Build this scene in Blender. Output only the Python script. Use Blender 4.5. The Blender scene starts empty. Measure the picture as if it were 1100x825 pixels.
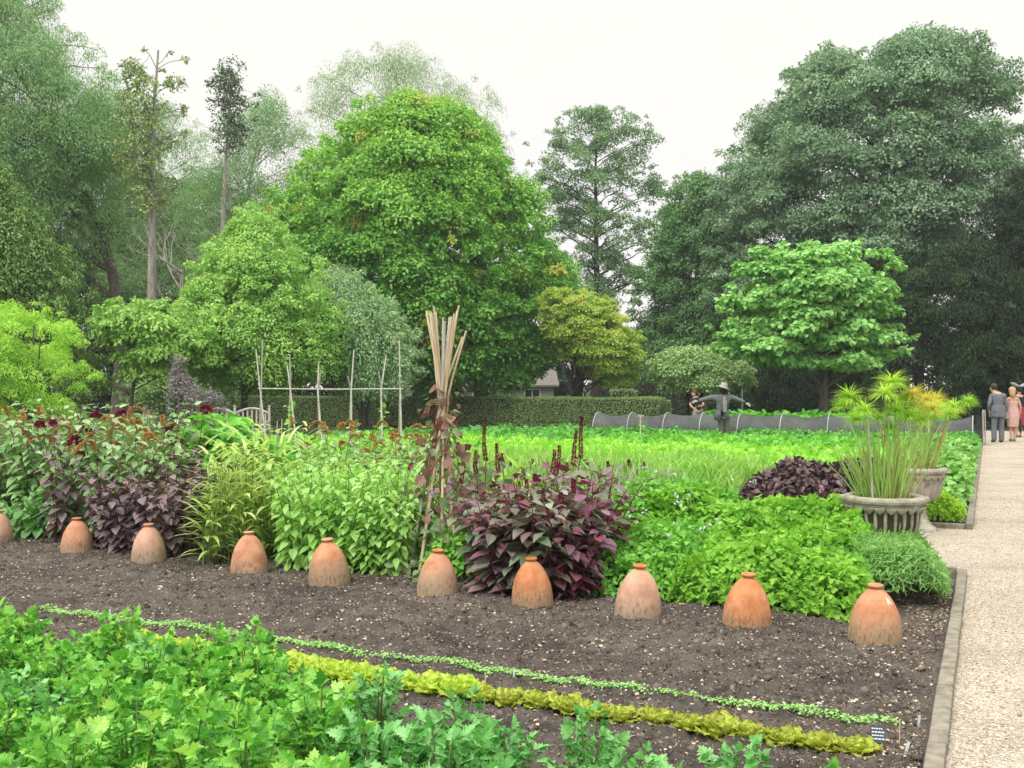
import bpy, math, random
import numpy as np
from mathutils import Vector, Matrix

random.seed(11)
rng = np.random.default_rng(11)
SC = bpy.context.scene
COL = SC.collection
PI = math.pi

# ---------------------------------------------------------------- place: camera eye 1.6 m above the garden path
F = 1070.0
EYE = 1.6
HZ = 418.0
PD = np.array((0.432, 0.902))            # along the gravel path
RD = np.array((-0.902, 0.432))           # along the planting rows
K0 = np.array((1.83, 4.21))              # a point on the path edge


def at(px, d, z=0.0):
    return Vector(((px - 550) / F * d, d, z))


def zat(py, d):
    return EYE - (py - HZ) / F * d


def gp(u, v, z=0.0):
    p = K0 + u * PD + v * RD
    return Vector((p[0], p[1], z))


def gpa(u, v, z):
    u = np.asarray(u, float); v = np.asarray(v, float)
    return np.stack([K0[0] + u * PD[0] + v * RD[0], K0[1] + u * PD[1] + v * RD[1], np.broadcast_to(z, u.shape)], -1)


ROWANG = math.atan2(RD[1], RD[0])


def lin(r, g, b):
    f = lambda c: (c / 12.92 if c <= 0.04045 else ((c + 0.055) / 1.055) ** 2.4)
    return (f(r / 255.0), f(g / 255.0), f(b / 255.0))


# ---------------------------------------------------------------- tags
def tag(o, label=None, cat=None, group=None, kind=None):
    if label: o['label'] = label
    if cat: o['category'] = cat
    if group: o['group'] = group
    if kind: o['kind'] = kind
    return o


def thing(name, label, cat, loc=(0, 0, 0), rz=0.0, group=None):
    o = bpy.data.objects.new(name, None)
    o.empty_display_size = 0.1
    COL.objects.link(o)
    o.location = loc
    o.rotation_euler = (0, 0, rz)
    return tag(o, label, cat, group)


def put(name, mesh, parent=None, loc=None):
    o = bpy.data.objects.new(name, mesh)
    COL.objects.link(o)
    if parent is not None: o.parent = parent
    if loc is not None: o.location = loc
    return o


def copy_tree(root, loc, rz=0.0, s=1.0, label=None, group=None, sz=None, tilt=(0, 0)):
    r = root.copy(); COL.objects.link(r)
    r.location = loc; r.rotation_euler = (tilt[0], tilt[1], rz); r.scale = (s, s, s if sz is None else sz)
    if label: r['label'] = label
    if group: r['group'] = group
    for ch in list(root.children):
        c = ch.copy(); COL.objects.link(c); c.parent = r
        for g in list(ch.children):
            d = g.copy(); COL.objects.link(d); d.parent = c
    return r


# ---------------------------------------------------------------- materials
def nodes_of(name):
    m = bpy.data.materials.new(name)
    m.use_nodes = True
    nt = m.node_tree
    nt.nodes.clear()
    out = nt.nodes.new('ShaderNodeOutputMaterial')
    return m, nt, out


def N(nt, kind, **kw):
    n = nt.nodes.new(kind)
    for k, v in kw.items():
        if k in n.inputs.keys(): n.inputs[k].default_value = v
        else: setattr(n, k, v)
    return n


def ramp(nt, stops, interp='LINEAR'):
    r = nt.nodes.new('ShaderNodeValToRGB')
    r.color_ramp.interpolation = interp
    el = r.color_ramp.elements
    while len(el) < len(stops): el.new(0.5)
    for e, (p, c) in zip(el, stops):
        e.position = p; e.color = (c[0], c[1], c[2], 1)
    return r


LEAFK = 1.0


def leaf_mat(name, cols, rough=0.45, trans=0.3, spec=0.35, k=1.0, tintw=0.5):
    """foliage: every leaf takes its colour from a ramp by its own random value and its clump's."""
    m, nt, out = nodes_of(name)
    a = N(nt, 'ShaderNodeAttribute', attribute_name='rnd')
    b = N(nt, 'ShaderNodeAttribute', attribute_name='tint')
    mx = N(nt, 'ShaderNodeMix', data_type='FLOAT')
    mx.inputs[0].default_value = tintw
    nt.links.new(a.outputs['Fac'], mx.inputs[2]); nt.links.new(b.outputs['Fac'], mx.inputs[3])
    n = len(cols)
    def des(c):
        L = .2126 * c[0] + .7152 * c[1] + .0722 * c[2]
        return tuple(LEAFK * k * (L + (x - L) * .94) for x in c)
    st = [(i / max(1, n - 1), des(lin(*c))) for i, c in enumerate(cols)]
    r = ramp(nt, st)
    nt.links.new(mx.outputs[0], r.inputs[0])
    p = N(nt, 'ShaderNodeBsdfPrincipled', Roughness=rough)
    p.inputs['Specular IOR Level'].default_value = spec
    nt.links.new(r.outputs[0], p.inputs['Base Color'])
    if trans > 0:
        t = N(nt, 'ShaderNodeBsdfTranslucent')
        g = N(nt, 'ShaderNodeMix', data_type='RGBA', blend_type='MULTIPLY')
        g.inputs[0].default_value = 1.0
        g.inputs[7].default_value = (1.1, 1.06, 0.72, 1)
        nt.links.new(r.outputs[0], g.inputs[6]); nt.links.new(g.outputs[2], t.inputs[0])
        s = N(nt, 'ShaderNodeMixShader'); s.inputs[0].default_value = trans
        nt.links.new(p.outputs[0], s.inputs[1]); nt.links.new(t.outputs[0], s.inputs[2])
        nt.links.new(s.outputs[0], out.inputs[0])
    else:
        nt.links.new(p.outputs[0], out.inputs[0])
    return m


def noise_mat(name, cols, scale=8.0, rough=0.8, bump=0.0, bscale=None, spec=0.3, coord='Object', detail=6.0, dist=0.01, stretch=None, alpha=1.0, tr=0.0):
    m, nt, out = nodes_of(name)
    tc = N(nt, 'ShaderNodeTexCoord')
    src = tc.outputs[coord]
    if stretch:
        mp = N(nt, 'ShaderNodeMapping'); mp.inputs['Scale'].default_value = stretch
        nt.links.new(src, mp.inputs[0]); src = mp.outputs[0]
    nz = N(nt, 'ShaderNodeTexNoise', Scale=scale, Detail=detail, Roughness=0.62)
    nt.links.new(src, nz.inputs['Vector'])
    n = len(cols)
    r = ramp(nt, [(0.28 + 0.44 * i / max(1, n - 1), c) for i, c in enumerate(cols)])
    nt.links.new(nz.outputs[0], r.inputs[0])
    p = N(nt, 'ShaderNodeBsdfPrincipled', Roughness=rough)
    p.inputs['Specular IOR Level'].default_value = spec
    p.inputs['Alpha'].default_value = alpha
    nt.links.new(r.outputs[0], p.inputs['Base Color'])
    if bump:
        n2 = N(nt, 'ShaderNodeTexNoise', Scale=bscale or scale * 4, Detail=5.0)
        nt.links.new(src, n2.inputs['Vector'])
        bp = N(nt, 'ShaderNodeBump', Strength=bump, Distance=dist)
        nt.links.new(n2.outputs[0], bp.inputs['Height'])
        nt.links.new(bp.outputs[0], p.inputs['Normal'])
    nt.links.new(p.outputs[0], out.inputs[0])
    return m


# ---------------------------------------------------------------- leaf meshes
def nrm(a):
    return a / np.maximum(np.linalg.norm(a, axis=-1, keepdims=True), 1e-9)


def frames(d, n):
    """columns x, y (along the leaf), z (its face)"""
    y = nrm(d)
    z = nrm(n - (n * y).sum(-1, keepdims=True) * y)
    x = np.cross(y, z)
    return np.stack([x, y, z], -1)


def T_diamond(w=0.62, fold=0.18):
    v = np.array([(0, 0, 0), (-w / 2, .45, fold * w), (0, 1, -.06), (w / 2, .45, fold * w)], float)
    return v, [(0, 3, 2), (0, 2, 1)]


def T_ovate(w=0.55, fold=0.12, droop=0.18):
    pr = [(0, 0), (.16, .36), (.42, .5), (.72, .3), (1, 0)]
    v = []; f = []
    mid = []
    for t, q in pr:
        z = -droop * t * t
        mid.append(len(v)); v.append((0, t, z))
        if q > 0:
            v.append((-q * w, t, z + fold * q * w * 2)); v.append((q * w, t, z + fold * q * w * 2))
    f.append((0, mid[1] + 2, mid[1])); f.append((0, mid[1], mid[1] + 1))
    for i in (1, 2):
        a, b = mid[i], mid[i + 1]
        f.append((a, a + 2, b + 2, b)); f.append((a + 1, a, b, b + 1))
    a, b = mid[3], mid[4]
    f.append((a, a + 2, b)); f.append((a + 1, a, b))
    return np.array(v, float), f


def T_blade(w=0.09, droop=0.5, n=4):
    v = []; f = []
    for i in range(n):
        t = i / n
        q = w / 2 * (0.7 + 1.2 * t * (1 - t)) * (1 if i < n - 1 else 0.7)
        z = -droop * t * t
        y = t * (1 - 0.25 * droop * t)
        v += [(-q, y, z), (q, y, z)]
    v.append((0, 1 - .25 * droop, -droop))
    for i in range(n - 1):
        f.append((2 * i, 2 * i + 1, 2 * i + 3, 2 * i + 2))
    f.append((2 * n - 2, 2 * n - 1, 2 * n))
    return np.array(v, float), f


def T_lobed(w=1.0):
    """celery / parsley leaflet: three toothed lobes"""
    pts = [(.04, .10), (.24, .14), (.36, .26), (.52, .36), (.40, .41), (.44, .56), (.30, .50), (.16, .46), (.30, .68), (.20, .70), (.24, .84), (.11, .84), (0, 1.06)]
    v = [(0, 0, 0), (0, .5, -.05)]
    right = []; left = []
    for i, (x, y) in enumerate(pts):
        z = .42 * abs(x) * (1 if i % 2 else .7) - .14 * y * y
        right.append(len(v)); v.append((x * w, y, z))
    for i, (x, y) in enumerate(pts[:-1]):
        z = .42 * abs(x) * (1 if i % 2 else .7) - .14 * y * y
        left.append(len(v)); v.append((-x * w, y, z))
    f = []
    f.append((0, right[0], 1)); f.append((0, 1, left[0]))
    for i in range(len(right) - 1): f.append((right[i], right[i + 1], 1))
    left.append(right[-1])
    for i in range(len(left) - 1): f.append((left[i + 1], left[i], 1))
    return np.array(v, float), f


def T_frill(w=0.8):
    """crinkled lettuce leaf"""
    v = []; f = []
    for i, t in enumerate((0, .3, .6, .85, 1.0)):
        q = w * (0.16, .34, .5, .46, .2)[i]
        for j, s in enumerate((-1, -.5, 0, .5, 1)):
            v.append((s * q, t - (.08 if abs(s) == 1 else 0), (.10 if (i + j) % 2 else -.05) * (abs(s) + .2) * (i > 0)))
    for i in range(4):
        for j in range(4):
            a = i * 5 + j
            f.append((a, a + 1, a + 6, a + 5))
    return np.array(v, float), f


def T_pebble():
    v = np.array([(1, 0, 0), (-1, 0, 0), (0, 1, 0), (0, -1, 0), (0, 0, .7), (0, 0, -.7), (.68, .62, .3), (-.66, -.6, .28), (.6, -.66, .25), (-.62, .68, .3)], float)
    f = [(4, 0, 6), (4, 6, 2), (4, 2, 9), (4, 9, 1), (4, 1, 7), (4, 7, 3), (4, 3, 8), (4, 8, 0),
         (5, 6, 0), (5, 2, 6), (5, 9, 2), (5, 1, 9), (5, 7, 1), (5, 3, 7), (5, 8, 3), (5, 0, 8)]
    return v, f


def leaves(name, tpl, pos, d, n, size, mat, rnd=None, tint=None, wvar=0.0, smooth=False, extra=None):
    """one mesh of len(pos) leaves"""
    tv, tf = tpl
    c = len(pos)
    M = frames(d, n)
    S = np.ones((c, 1, 3)) * np.asarray(size).reshape(-1, 1, 1)
    if wvar: S[:, 0, 0] *= 1 + rng.uniform(-wvar, wvar, c)
    V = (tv[None] * S) @ np.transpose(M, (0, 2, 1)) + np.asarray(pos)[:, None, :]
    nv = len(tv)
    lens = np.array([len(f) for f in tf])
    flat = np.concatenate([np.array(f) for f in tf])
    loops = (flat[None] + (np.arange(c) * nv)[:, None]).ravel()
    totals = np.tile(lens, c)
    starts = np.concatenate([[0], np.cumsum(totals)[:-1]])
    if rnd is None: rnd = rng.random(c)
    if tint is None: tint = rng.random(c)
    fr = np.repeat(rnd, len(tf)); ft = np.repeat(tint, len(tf))
    return raw_mesh(name, V.reshape(-1, 3), loops, starts, totals, mat, fr, ft, smooth)


def raw_mesh(name, V, loops, starts, totals, mat, fr=None, ft=None, smooth=False):
    me = bpy.data.meshes.new(name)
    me.vertices.add(len(V)); me.vertices.foreach_set('co', np.ascontiguousarray(V, dtype=np.float32).ravel())
    me.loops.add(len(loops)); me.loops.foreach_set('vertex_index', np.asarray(loops, dtype=np.int32))
    me.polygons.add(len(starts))
    me.polygons.foreach_set('loop_start', np.asarray(starts, dtype=np.int32))
    me.polygons.foreach_set('loop_total', np.asarray(totals, dtype=np.int32))
    me.polygons.foreach_set('use_smooth', np.full(len(starts), bool(smooth)))
    if fr is not None:
        for nm, val in (('rnd', fr), ('tint', ft)):
            at_ = me.attributes.new(nm, 'FLOAT', 'FACE')
            at_.data.foreach_set('value', np.asarray(val, dtype=np.float32))
    me.update(calc_edges=True)
    if mat: me.materials.append(mat)
    return me


def rdir(c):
    return nrm(rng.normal(size=(c, 3)))


# ---------------------------------------------------------------- solid mesh collector
class MB:
    def __init__(s):
        s.v = []; s.f = []; s.sm = []

    def add(s, vs, fs, smooth=False):
        o = len(s.v)
        s.v += [tuple(x) for x in vs]
        s.f += [tuple(i + o for i in q) for q in fs]
        s.sm += [smooth] * len(fs)

    def box(s, c, size, rz=0.0, M=None):
        x, y, z = (q / 2 for q in size)
        vs = [Vector((a * x, b * y, e * z)) for e in (-1, 1) for a, b in ((-1, -1), (1, -1), (1, 1), (-1, 1))]
        R = M if M is not None else Matrix.Rotation(rz, 3, 'Z')
        vs = [R @ q + Vector(c) for q in vs]
        s.add(vs, [(3, 2, 1, 0), (4, 5, 6, 7), (0, 1, 5, 4), (1, 2, 6, 5), (2, 3, 7, 6), (3, 0, 4, 7)])

    def tube(s, pts, rad, seg=6, cap=True, smooth=True, flat=1.0):
        pts = [Vector(p) for p in pts]
        n = len(pts)
        if not hasattr(rad, '__len__'): rad = [rad] * n
        vs = []
        up = Vector((0, 0, 1))
        t0 = (pts[1] - pts[0]).normalized()
        x = t0.cross(up)
        if x.length < 1e-3: x = Vector((1, 0, 0))
        x.normalize()
        for i, p in enumerate(pts):
            t = (pts[min(i + 1, n - 1)] - pts[max(i - 1, 0)])
            if t.length < 1e-9: t = t0
            t = t.normalized()
            x = (x - t * x.dot(t))
            if x.length < 1e-6: x = t.orthogonal()
            x.normalize()
            y = t.cross(x)
            for k in range(seg):
                a = 2 * PI * k / seg
                vs.append(p + (x * math.cos(a) + y * math.sin(a) * flat) * rad[i])
        fs = []
        for i in range(n - 1):
            for k in range(seg):
                a = i * seg + k; b = i * seg + (k + 1) % seg
                fs.append((a, b, b + seg, a + seg))
        s.add(vs, fs, smooth)
        if cap:
            s.add(vs[:seg], [tuple(reversed(range(seg)))]); s.add(vs[-seg:], [tuple(range(seg))])

    def lathe(s, prof, seg=32, rfun=None, smooth=True, c=(0, 0, 0), sx=1.0, sy=1.0, close=True):
        vs = []
        for i, (r, z) in enumerate(prof):
            for k in range(seg):
                a = 2 * PI * k / seg
                q = r * (rfun(a, i, r, z) if rfun else 1)
                vs.append((c[0] + q * math.cos(a) * sx, c[1] + q * math.sin(a) * sy, c[2] + z))
        fs = []
        for i in range(len(prof) - 1):
            for k in range(seg):
                a = i * seg + k; b = i * seg + (k + 1) % seg
                fs.append((a, b, b + seg, a + seg))
        s.add(vs, fs, smooth)
        if close:
            if prof[0][0] > 1e-4: s.add(vs[:seg], [tuple(reversed(range(seg)))])
            if prof[-1][0] > 1e-4: s.add(vs[-seg:], [tuple(range(seg))])

    def ball(s, c, r, sx=1, sy=1, sz=1, seg=12, rings=8):
        prof = [(r * math.sin(PI * i / rings), -r * sz * math.cos(PI * i / rings)) for i in range(rings + 1)]
        s.lathe(prof, seg, None, True, c, sx, sy, False)

    def mesh(s, name, mat=None):
        me = bpy.data.meshes.new(name)
        me.from_pydata([tuple(q) for q in s.v], [], s.f)
        me.polygons.foreach_set('use_smooth', s.sm)
        me.update()
        if mat: me.materials.append(mat)
        return me

    def build(s, name, mat, parent=None, loc=None):
        return put(name, s.mesh(name, mat), parent, loc)


# ---------------------------------------------------------------- smooth lattice noise (numpy)
_lat = np.random.default_rng(5).random((256, 256))


def vnoise(x, y):
    x = np.asarray(x, float); y = np.asarray(y, float)
    xi = np.floor(x).astype(int); yi = np.floor(y).astype(int)
    fx = x - xi; fy = y - yi
    fx = fx * fx * (3 - 2 * fx); fy = fy * fy * (3 - 2 * fy)
    g = lambda i, j: _lat[i % 256, j % 256]
    return (g(xi, yi) * (1 - fx) + g(xi + 1, yi) * fx) * (1 - fy) + (g(xi, yi + 1) * (1 - fx) + g(xi + 1, yi + 1) * fx) * fy


def fbm(x, y, o=4):
    s = 0; a = .5; t = 0
    for i in range(o):
        s = s + a * vnoise(x * 2 ** i + 17.3 * i, y * 2 ** i + 9.1 * i); t += a; a *= .55
    return s / t


def sheet(name, f, nu, nv, mat, smooth=True):
    """grid mesh from f(s,t)->(x,y,z arrays)"""
    S, T = np.meshgrid(np.linspace(0, 1, nu), np.linspace(0, 1, nv), indexing='ij')
    P = f(S, T).reshape(-1, 3)
    i = np.arange(nu - 1)[:, None] * nv + np.arange(nv - 1)[None]
    q = np.stack([i, i + nv, i + nv + 1, i + 1], -1).reshape(-1, 4)
    c = len(q)
    return raw_mesh(name, P, q.ravel(), np.arange(c) * 4, np.full(c, 4), mat, None, None, smooth)
# ================================================================ camera, sky, sun
cam = bpy.data.cameras.new('camera')
cam.sensor_width = 36.0
cam.lens = F / 1100 * 36.0
cam.shift_y = (HZ - 412.5) / 1100
cam.clip_start = 0.05
cam.clip_end = 5000
co = bpy.data.objects.new('camera', cam)
COL.objects.link(co)
co.location = (0, 0, EYE)
co.rotation_euler = (PI / 2, 0, 0)
SC.camera = co

SC.view_settings.view_transform = 'Standard'
SC.view_settings.look = 'None'
SC.view_settings.gamma = 1.0
SC.view_settings.use_curve_mapping = False
SC.view_settings.exposure = 0.68
SC.render.engine = 'CYCLES'
SC.cycles.use_denoising = True
try:
    SC.cycles.denoiser = 'OPENIMAGEDENOISE'
    SC.cycles.denoising_prefilter = 'ACCURATE'
except Exception:
    pass
SC.cycles.max_bounces = 6
SC.cycles.diffuse_bounces = 4
SC.cycles.glossy_bounces = 2
SC.cycles.transmission_bounces = 4
SC.cycles.transparent_max_bounces = 12
SC.cycles.caustics_reflective = False
SC.cycles.caustics_refractive = False

SUN_EL, SUN_AZ = math.radians(58), math.radians(215)
w = bpy.data.worlds.new('World')
SC.world = w
w.use_nodes = True
nt = w.node_tree
nt.nodes.clear()
wo = nt.nodes.new('ShaderNodeOutputWorld')
bg = N(nt, 'ShaderNodeBackground', Strength=0.1)
sky = nt.nodes.new('ShaderNodeTexSky')
sky.sky_type = 'NISHITA'
sky.sun_disc = False
sky.sun_elevation = SUN_EL
sky.sun_rotation = SUN_AZ
sky.air_density = 1.0; sky.dust_density = 4.0
tc = nt.nodes.new('ShaderNodeTexCoord')
sx = nt.nodes.new('ShaderNodeSeparateXYZ')
nt.links.new(tc.outputs['Generated'], sx.inputs[0])
# overcast deck: brightness follows height in the sky, three times as bright overhead as at the horizon
mr = N(nt, 'ShaderNodeMapRange'); mr.clamp = True
mr.inputs['From Min'].default_value = 0.36; mr.inputs['From Max'].default_value = 1.0
mr.inputs['To Min'].default_value = 6.58; mr.inputs['To Max'].default_value = 17.5
nt.links.new(sx.outputs[2], mr.inputs['Value'])
nz = N(nt, 'ShaderNodeTexNoise', Scale=2.1, Detail=4.0, Roughness=0.5)
nt.links.new(tc.outputs['Generated'], nz.inputs['Vector'])
cl = ramp(nt, [(0.30, (0.955, 0.945, 0.935)), (0.50, (1.0, 0.978, 0.925)), (0.7, (1.01, 0.985, 0.93))])
nt.links.new(nz.outputs[0], cl.inputs[0])
vm = N(nt, 'ShaderNodeMix', data_type='RGBA', blend_type='MULTIPLY'); vm.inputs[0].default_value = 1
nt.links.new(cl.outputs[0], vm.inputs[6]); nt.links.new(mr.outputs[0], vm.inputs[7])
mx = N(nt, 'ShaderNodeMix', data_type='RGBA'); mx.inputs[0].default_value = 0.96
nt.links.new(sky.outputs[0], mx.inputs[6]); nt.links.new(vm.outputs[2], mx.inputs[7])
nt.links.new(mx.outputs[2], bg.inputs[0])
nt.links.new(bg.outputs[0], wo.inputs[0])

sl = bpy.data.lights.new('sun', 'SUN')
sl.energy = 1.5
sl.angle = math.radians(24)
sl.color = (1.0, 0.955, 0.88)
so = bpy.data.objects.new('sun', sl)
COL.objects.link(so)
# sky azimuth is measured clockwise from +Y
sd = Vector((math.sin(SUN_AZ) * math.cos(SUN_EL), math.cos(SUN_AZ) * math.cos(SUN_EL), math.sin(SUN_EL)))
so.rotation_euler = sd.to_track_quat('Z', 'Y').to_euler()

# ================================================================ ground, path, soil
M_lawn = noise_mat('lawn_ground', [(.012, .022, .006), (.03, .055, .012), (.045, .05, .02)], scale=.6, rough=.95, bump=.6, bscale=9)


def gravel_material():
    m, nt, out = nodes_of('gravel')
    tc = N(nt, 'ShaderNodeTexCoord')
    v = N(nt, 'ShaderNodeTexVoronoi', Scale=125.0)
    nt.links.new(tc.outputs['Object'], v.inputs['Vector'])
    sp = N(nt, 'ShaderNodeSeparateColor'); nt.links.new(v.outputs['Color'], sp.inputs[0])
    st = ramp(nt, [(0, (.20, .165, .125)), (.25, (.34, .295, .235)), (.6, (.46, .41, .34)), (.88, (.58, .53, .455)), (1, (.72, .69, .63))])
    nt.links.new(sp.outputs[0], st.inputs[0])
    big = N(nt, 'ShaderNodeTexNoise', Scale=1.1, Detail=5.0, Roughness=.6)
    mp = N(nt, 'ShaderNodeMapping'); mp.inputs['Rotation'].default_value = (0, 0, -math.atan2(PD[1], PD[0])); mp.inputs['Scale'].default_value = (.8, 1.1, 1)
    nt.links.new(tc.outputs['Object'], mp.inputs[0]); nt.links.new(mp.outputs[0], big.inputs['Vector'])
    br = ramp(nt, [(.3, (.80, .75, .67)), (.44, (.98, .95, .90)), (.62, (1.10, 1.08, 1.06)), (.78, (.94, .90, .82))])
    nt.links.new(big.outputs[0], br.inputs[0])
    mm = N(nt, 'ShaderNodeMix', data_type='RGBA', blend_type='MULTIPLY'); mm.inputs[0].default_value = 1
    nt.links.new(st.outputs[0], mm.inputs[6]); nt.links.new(br.outputs[0], mm.inputs[7])
    # thin moss and algae drifts
    n3 = N(nt, 'ShaderNodeTexNoise', Scale=2.4, Detail=6.0, Roughness=.7)
    nt.links.new(tc.outputs['Object'], n3.inputs['Vector'])
    r3 = ramp(nt, [(.56, (0, 0, 0)), (.74, (.55, .55, .55))]); nt.links.new(n3.outputs[0], r3.inputs[0])
    m3 = N(nt, 'ShaderNodeMix', data_type='RGBA'); m3.inputs[7].default_value = (.21, .19, .09, 1)
    nt.links.new(r3.outputs[0], m3.inputs[0]); nt.links.new(mm.outputs[2], m3.inputs[6])
    p = N(nt, 'ShaderNodeBsdfPrincipled', Roughness=.85); p.inputs['Specular IOR Level'].default_value = .2
    nt.links.new(m3.outputs[2], p.inputs['Base Color'])
    b = N(nt, 'ShaderNodeBump', Strength=.9, Distance=.008)
    iv = N(nt, 'ShaderNodeMath', operation='SUBTRACT'); iv.inputs[0].default_value = 1
    nt.links.new(v.outputs['Distance'], iv.inputs[1]); nt.links.new(iv.outputs[0], b.inputs['Height'])
    nt.links.new(b.outputs[0], p.inputs['Normal']); nt.links.new(p.outputs[0], out.inputs[0])
    return m


def soil_material():
    m, nt, out = nodes_of('soil')
    tc = N(nt, 'ShaderNodeTexCoord')
    a = N(nt, 'ShaderNodeTexNoise', Scale=5.0, Detail=9.0, Roughness=.7)
    nt.links.new(tc.outputs['Object'], a.inputs['Vector'])
    r = ramp(nt, [(.3, (.050, .044, .039)), (.5, (.110, .097, .086)), (.7, (.175, .156, .138))])
    nt.links.new(a.outputs[0], r.inputs[0])
    big = N(nt, 'ShaderNodeTexNoise', Scale=.9, Detail=4.0, Roughness=.55)
    nt.links.new(tc.outputs['Object'], big.inputs['Vector'])
    br = ramp(nt, [(.3, (.62, .62, .64)), (.5, (1.0, .98, .96)), (.7, (1.3, 1.24, 1.16))])
    nt.links.new(big.outputs[0], br.inputs[0])
    mb = N(nt, 'ShaderNodeMix', data_type='RGBA', blend_type='MULTIPLY'); mb.inputs[0].default_value = 1
    nt.links.new(r.outputs[0], mb.inputs[6]); nt.links.new(br.outputs[0], mb.inputs[7])
    v = N(nt, 'ShaderNodeTexVoronoi', Scale=95.0)
    nt.links.new(tc.outputs['Object'], v.inputs['Vector'])
    sp = N(nt, 'ShaderNodeSeparateColor'); nt.links.new(v.outputs['Color'], sp.inputs[0])
    gt = ramp(nt, [(.955, (0, 0, 0)), (.97, (1, 1, 1))]); nt.links.new(sp.outputs[0], gt.inputs[0])
    near = ramp(nt, [(.30, (1, 1, 1)), (.42, (0, 0, 0))]); nt.links.new(v.outputs['Distance'], near.inputs[0])
    mu = N(nt, 'ShaderNodeMath', operation='MULTIPLY'); nt.links.new(gt.outputs[0], mu.inputs[0]); nt.links.new(near.outputs[0], mu.inputs[1])
    fl = ramp(nt, [(0, (.18, .13, .08)), (.5, (.38, .30, .21)), (1, (.55, .48, .38))]); nt.links.new(sp.outputs[1], fl.inputs[0])
    mx = N(nt, 'ShaderNodeMix', data_type='RGBA'); nt.links.new(mu.outputs[0], mx.inputs[0]); nt.links.new(mb.outputs[2], mx.inputs[6]); nt.links.new(fl.outputs[0], mx.inputs[7])
    p = N(nt, 'ShaderNodeBsdfPrincipled', Roughness=.95); p.inputs['Specular IOR Level'].default_value = .15
    nt.links.new(mx.outputs[2], p.inputs['Base Color'])
    n2 = N(nt, 'ShaderNodeTexNoise', Scale=70.0, Detail=6.0, Roughness=.7); nt.links.new(tc.outputs['Object'], n2.inputs['Vector'])
    b = N(nt, 'ShaderNodeBump', Strength=1.0, Distance=.02); nt.links.new(n2.outputs[0], b.inputs['Height'])
    nt.links.new(b.outputs[0], p.inputs['Normal']); nt.links.new(p.outputs[0], out.inputs[0])
    return m


M_gravel = gravel_material()
M_soil = soil_material()
M_kerb = noise_mat('kerb_stone', [(.12, .11, .075), (.23, .205, .16), (.32, .285, .235)], scale=14, rough=.9, bump=.5, bscale=60, dist=.004)


def flat(name, corners, z, mat, kind='structure'):
    me = bpy.data.meshes.new(name)
    me.from_pydata([(c[0], c[1], z) for c in corners], [], [tuple(range(len(corners)))])
    me.materials.append(mat); me.update()
    return tag(put(name, me), kind=kind)


def uvq(u0, u1, v0, v1):
    q = [gp(u0, v1), gp(u0, v0), gp(u1, v0), gp(u1, v1)]
    return q


g = flat('ground', [(-900, -60, 0), (900, -60, 0), (900, 1500, 0), (-900, 1500, 0)], -.05, M_lawn)
tag(flat('gravel_path', [gp(-6, -.0), gp(-6, -5.5), gp(38, -5.5), gp(38, 0)], -.005, M_gravel))
tag(flat('cross_path', uvq(4.86, 7.93, .0005, 5.0), -.005, M_gravel))
flat('back_bed', uvq(4.86, 8.0, 5.001, 16), -.004, M_soil)

EDGE_W = .075


def soil_f(S, T):
    u = -3.6 + (4.85 + 3.6) * S
    v = EDGE_W + .004 + 12.5 * T ** 1.25
    z = .055 * (fbm(u * 1.1, v * 1.1, 3) - .5) + .05 * (fbm(u * 7, v * 7, 3) - .5) + .030 * (vnoise(u * 33, v * 33) - .5) + .016 * (vnoise(u * 71, v * 61) - .5)
    edge = np.clip((v - EDGE_W) / .12, 0, 1)
    z = z * (.35 + .65 * edge) + .008
    return gpa(u, v, z)


tag(put('soil_bed', sheet('soil_bed', soil_f, 480, 640, M_soil)), kind='structure')
flat('far_bed', uvq(8.01, 27.6, EDGE_W, 16), -.001, M_soil)

# edging along the path: stone lengths butted together, one run per bed
def edging(name, runs):
    b = MB()
    for (u0, v0, u1, v1) in runs:
        a, e = gp(u0, v0), gp(u1, v1)
        L = (e - a).length
        n = max(1, int(L / .92))
        t = (e - a) / L
        ang = math.atan2(t.y, t.x)
        for i in range(n):
            c = a + t * (L * (i + .5) / n)
            b.box((c.x, c.y, .012 + random.uniform(-.004, .004)), (L / n - .006, EDGE_W + random.uniform(-.006, .006), .085), ang + random.uniform(-.006, .006))
    o = b.build(name, M_kerb)
    md = o.modifiers.new('bevel', 'BEVEL'); md.width = .009; md.segments = 2
    return tag(o, kind='structure')


edging('kerb', [(-4.5, EDGE_W / 2, 4.83, EDGE_W / 2), (4.87, .08, 4.87, 6.0), (8.0, EDGE_W / 2, 27.4, EDGE_W / 2), (7.96, .08, 7.96, 6.0)])

# flints and pebbles lying on the soil
M_peb = leaf_mat('pebble_stone', [(112, 98, 84), (146, 128, 108), (174, 154, 130), (194, 178, 154), (214, 204, 190)], rough=.8, trans=0, spec=.2, k=1.15, tintw=.3)
c = 25000
uu = rng.uniform(-.4, 4.6, c); vv = EDGE_W + .02 + (rng.random(c) ** 1.35) * 10.5
sz = .0026 + .0085 * rng.random(c) ** 4 + .009 * (rng.random(c) > .994)
pp = gpa(uu, vv, .008)
pp[:, 2] += .055 * (fbm(uu * 1.1, vv * 1.1, 3) - .5) + .05 * (fbm(uu * 7, vv * 7, 3) - .5)
tag(put('soil_pebbles', leaves('soil_pebbles', T_pebble(), pp, rdir(c) * np.array((1, 1, .25)), np.array((0, 0, 1.)) + .35 * rdir(c), sz * 1.15, M_peb, wvar=.35)), kind='stuff',
    label='small pale flints and pebbles strewn over the dark soil', cat='pebbles')
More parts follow.
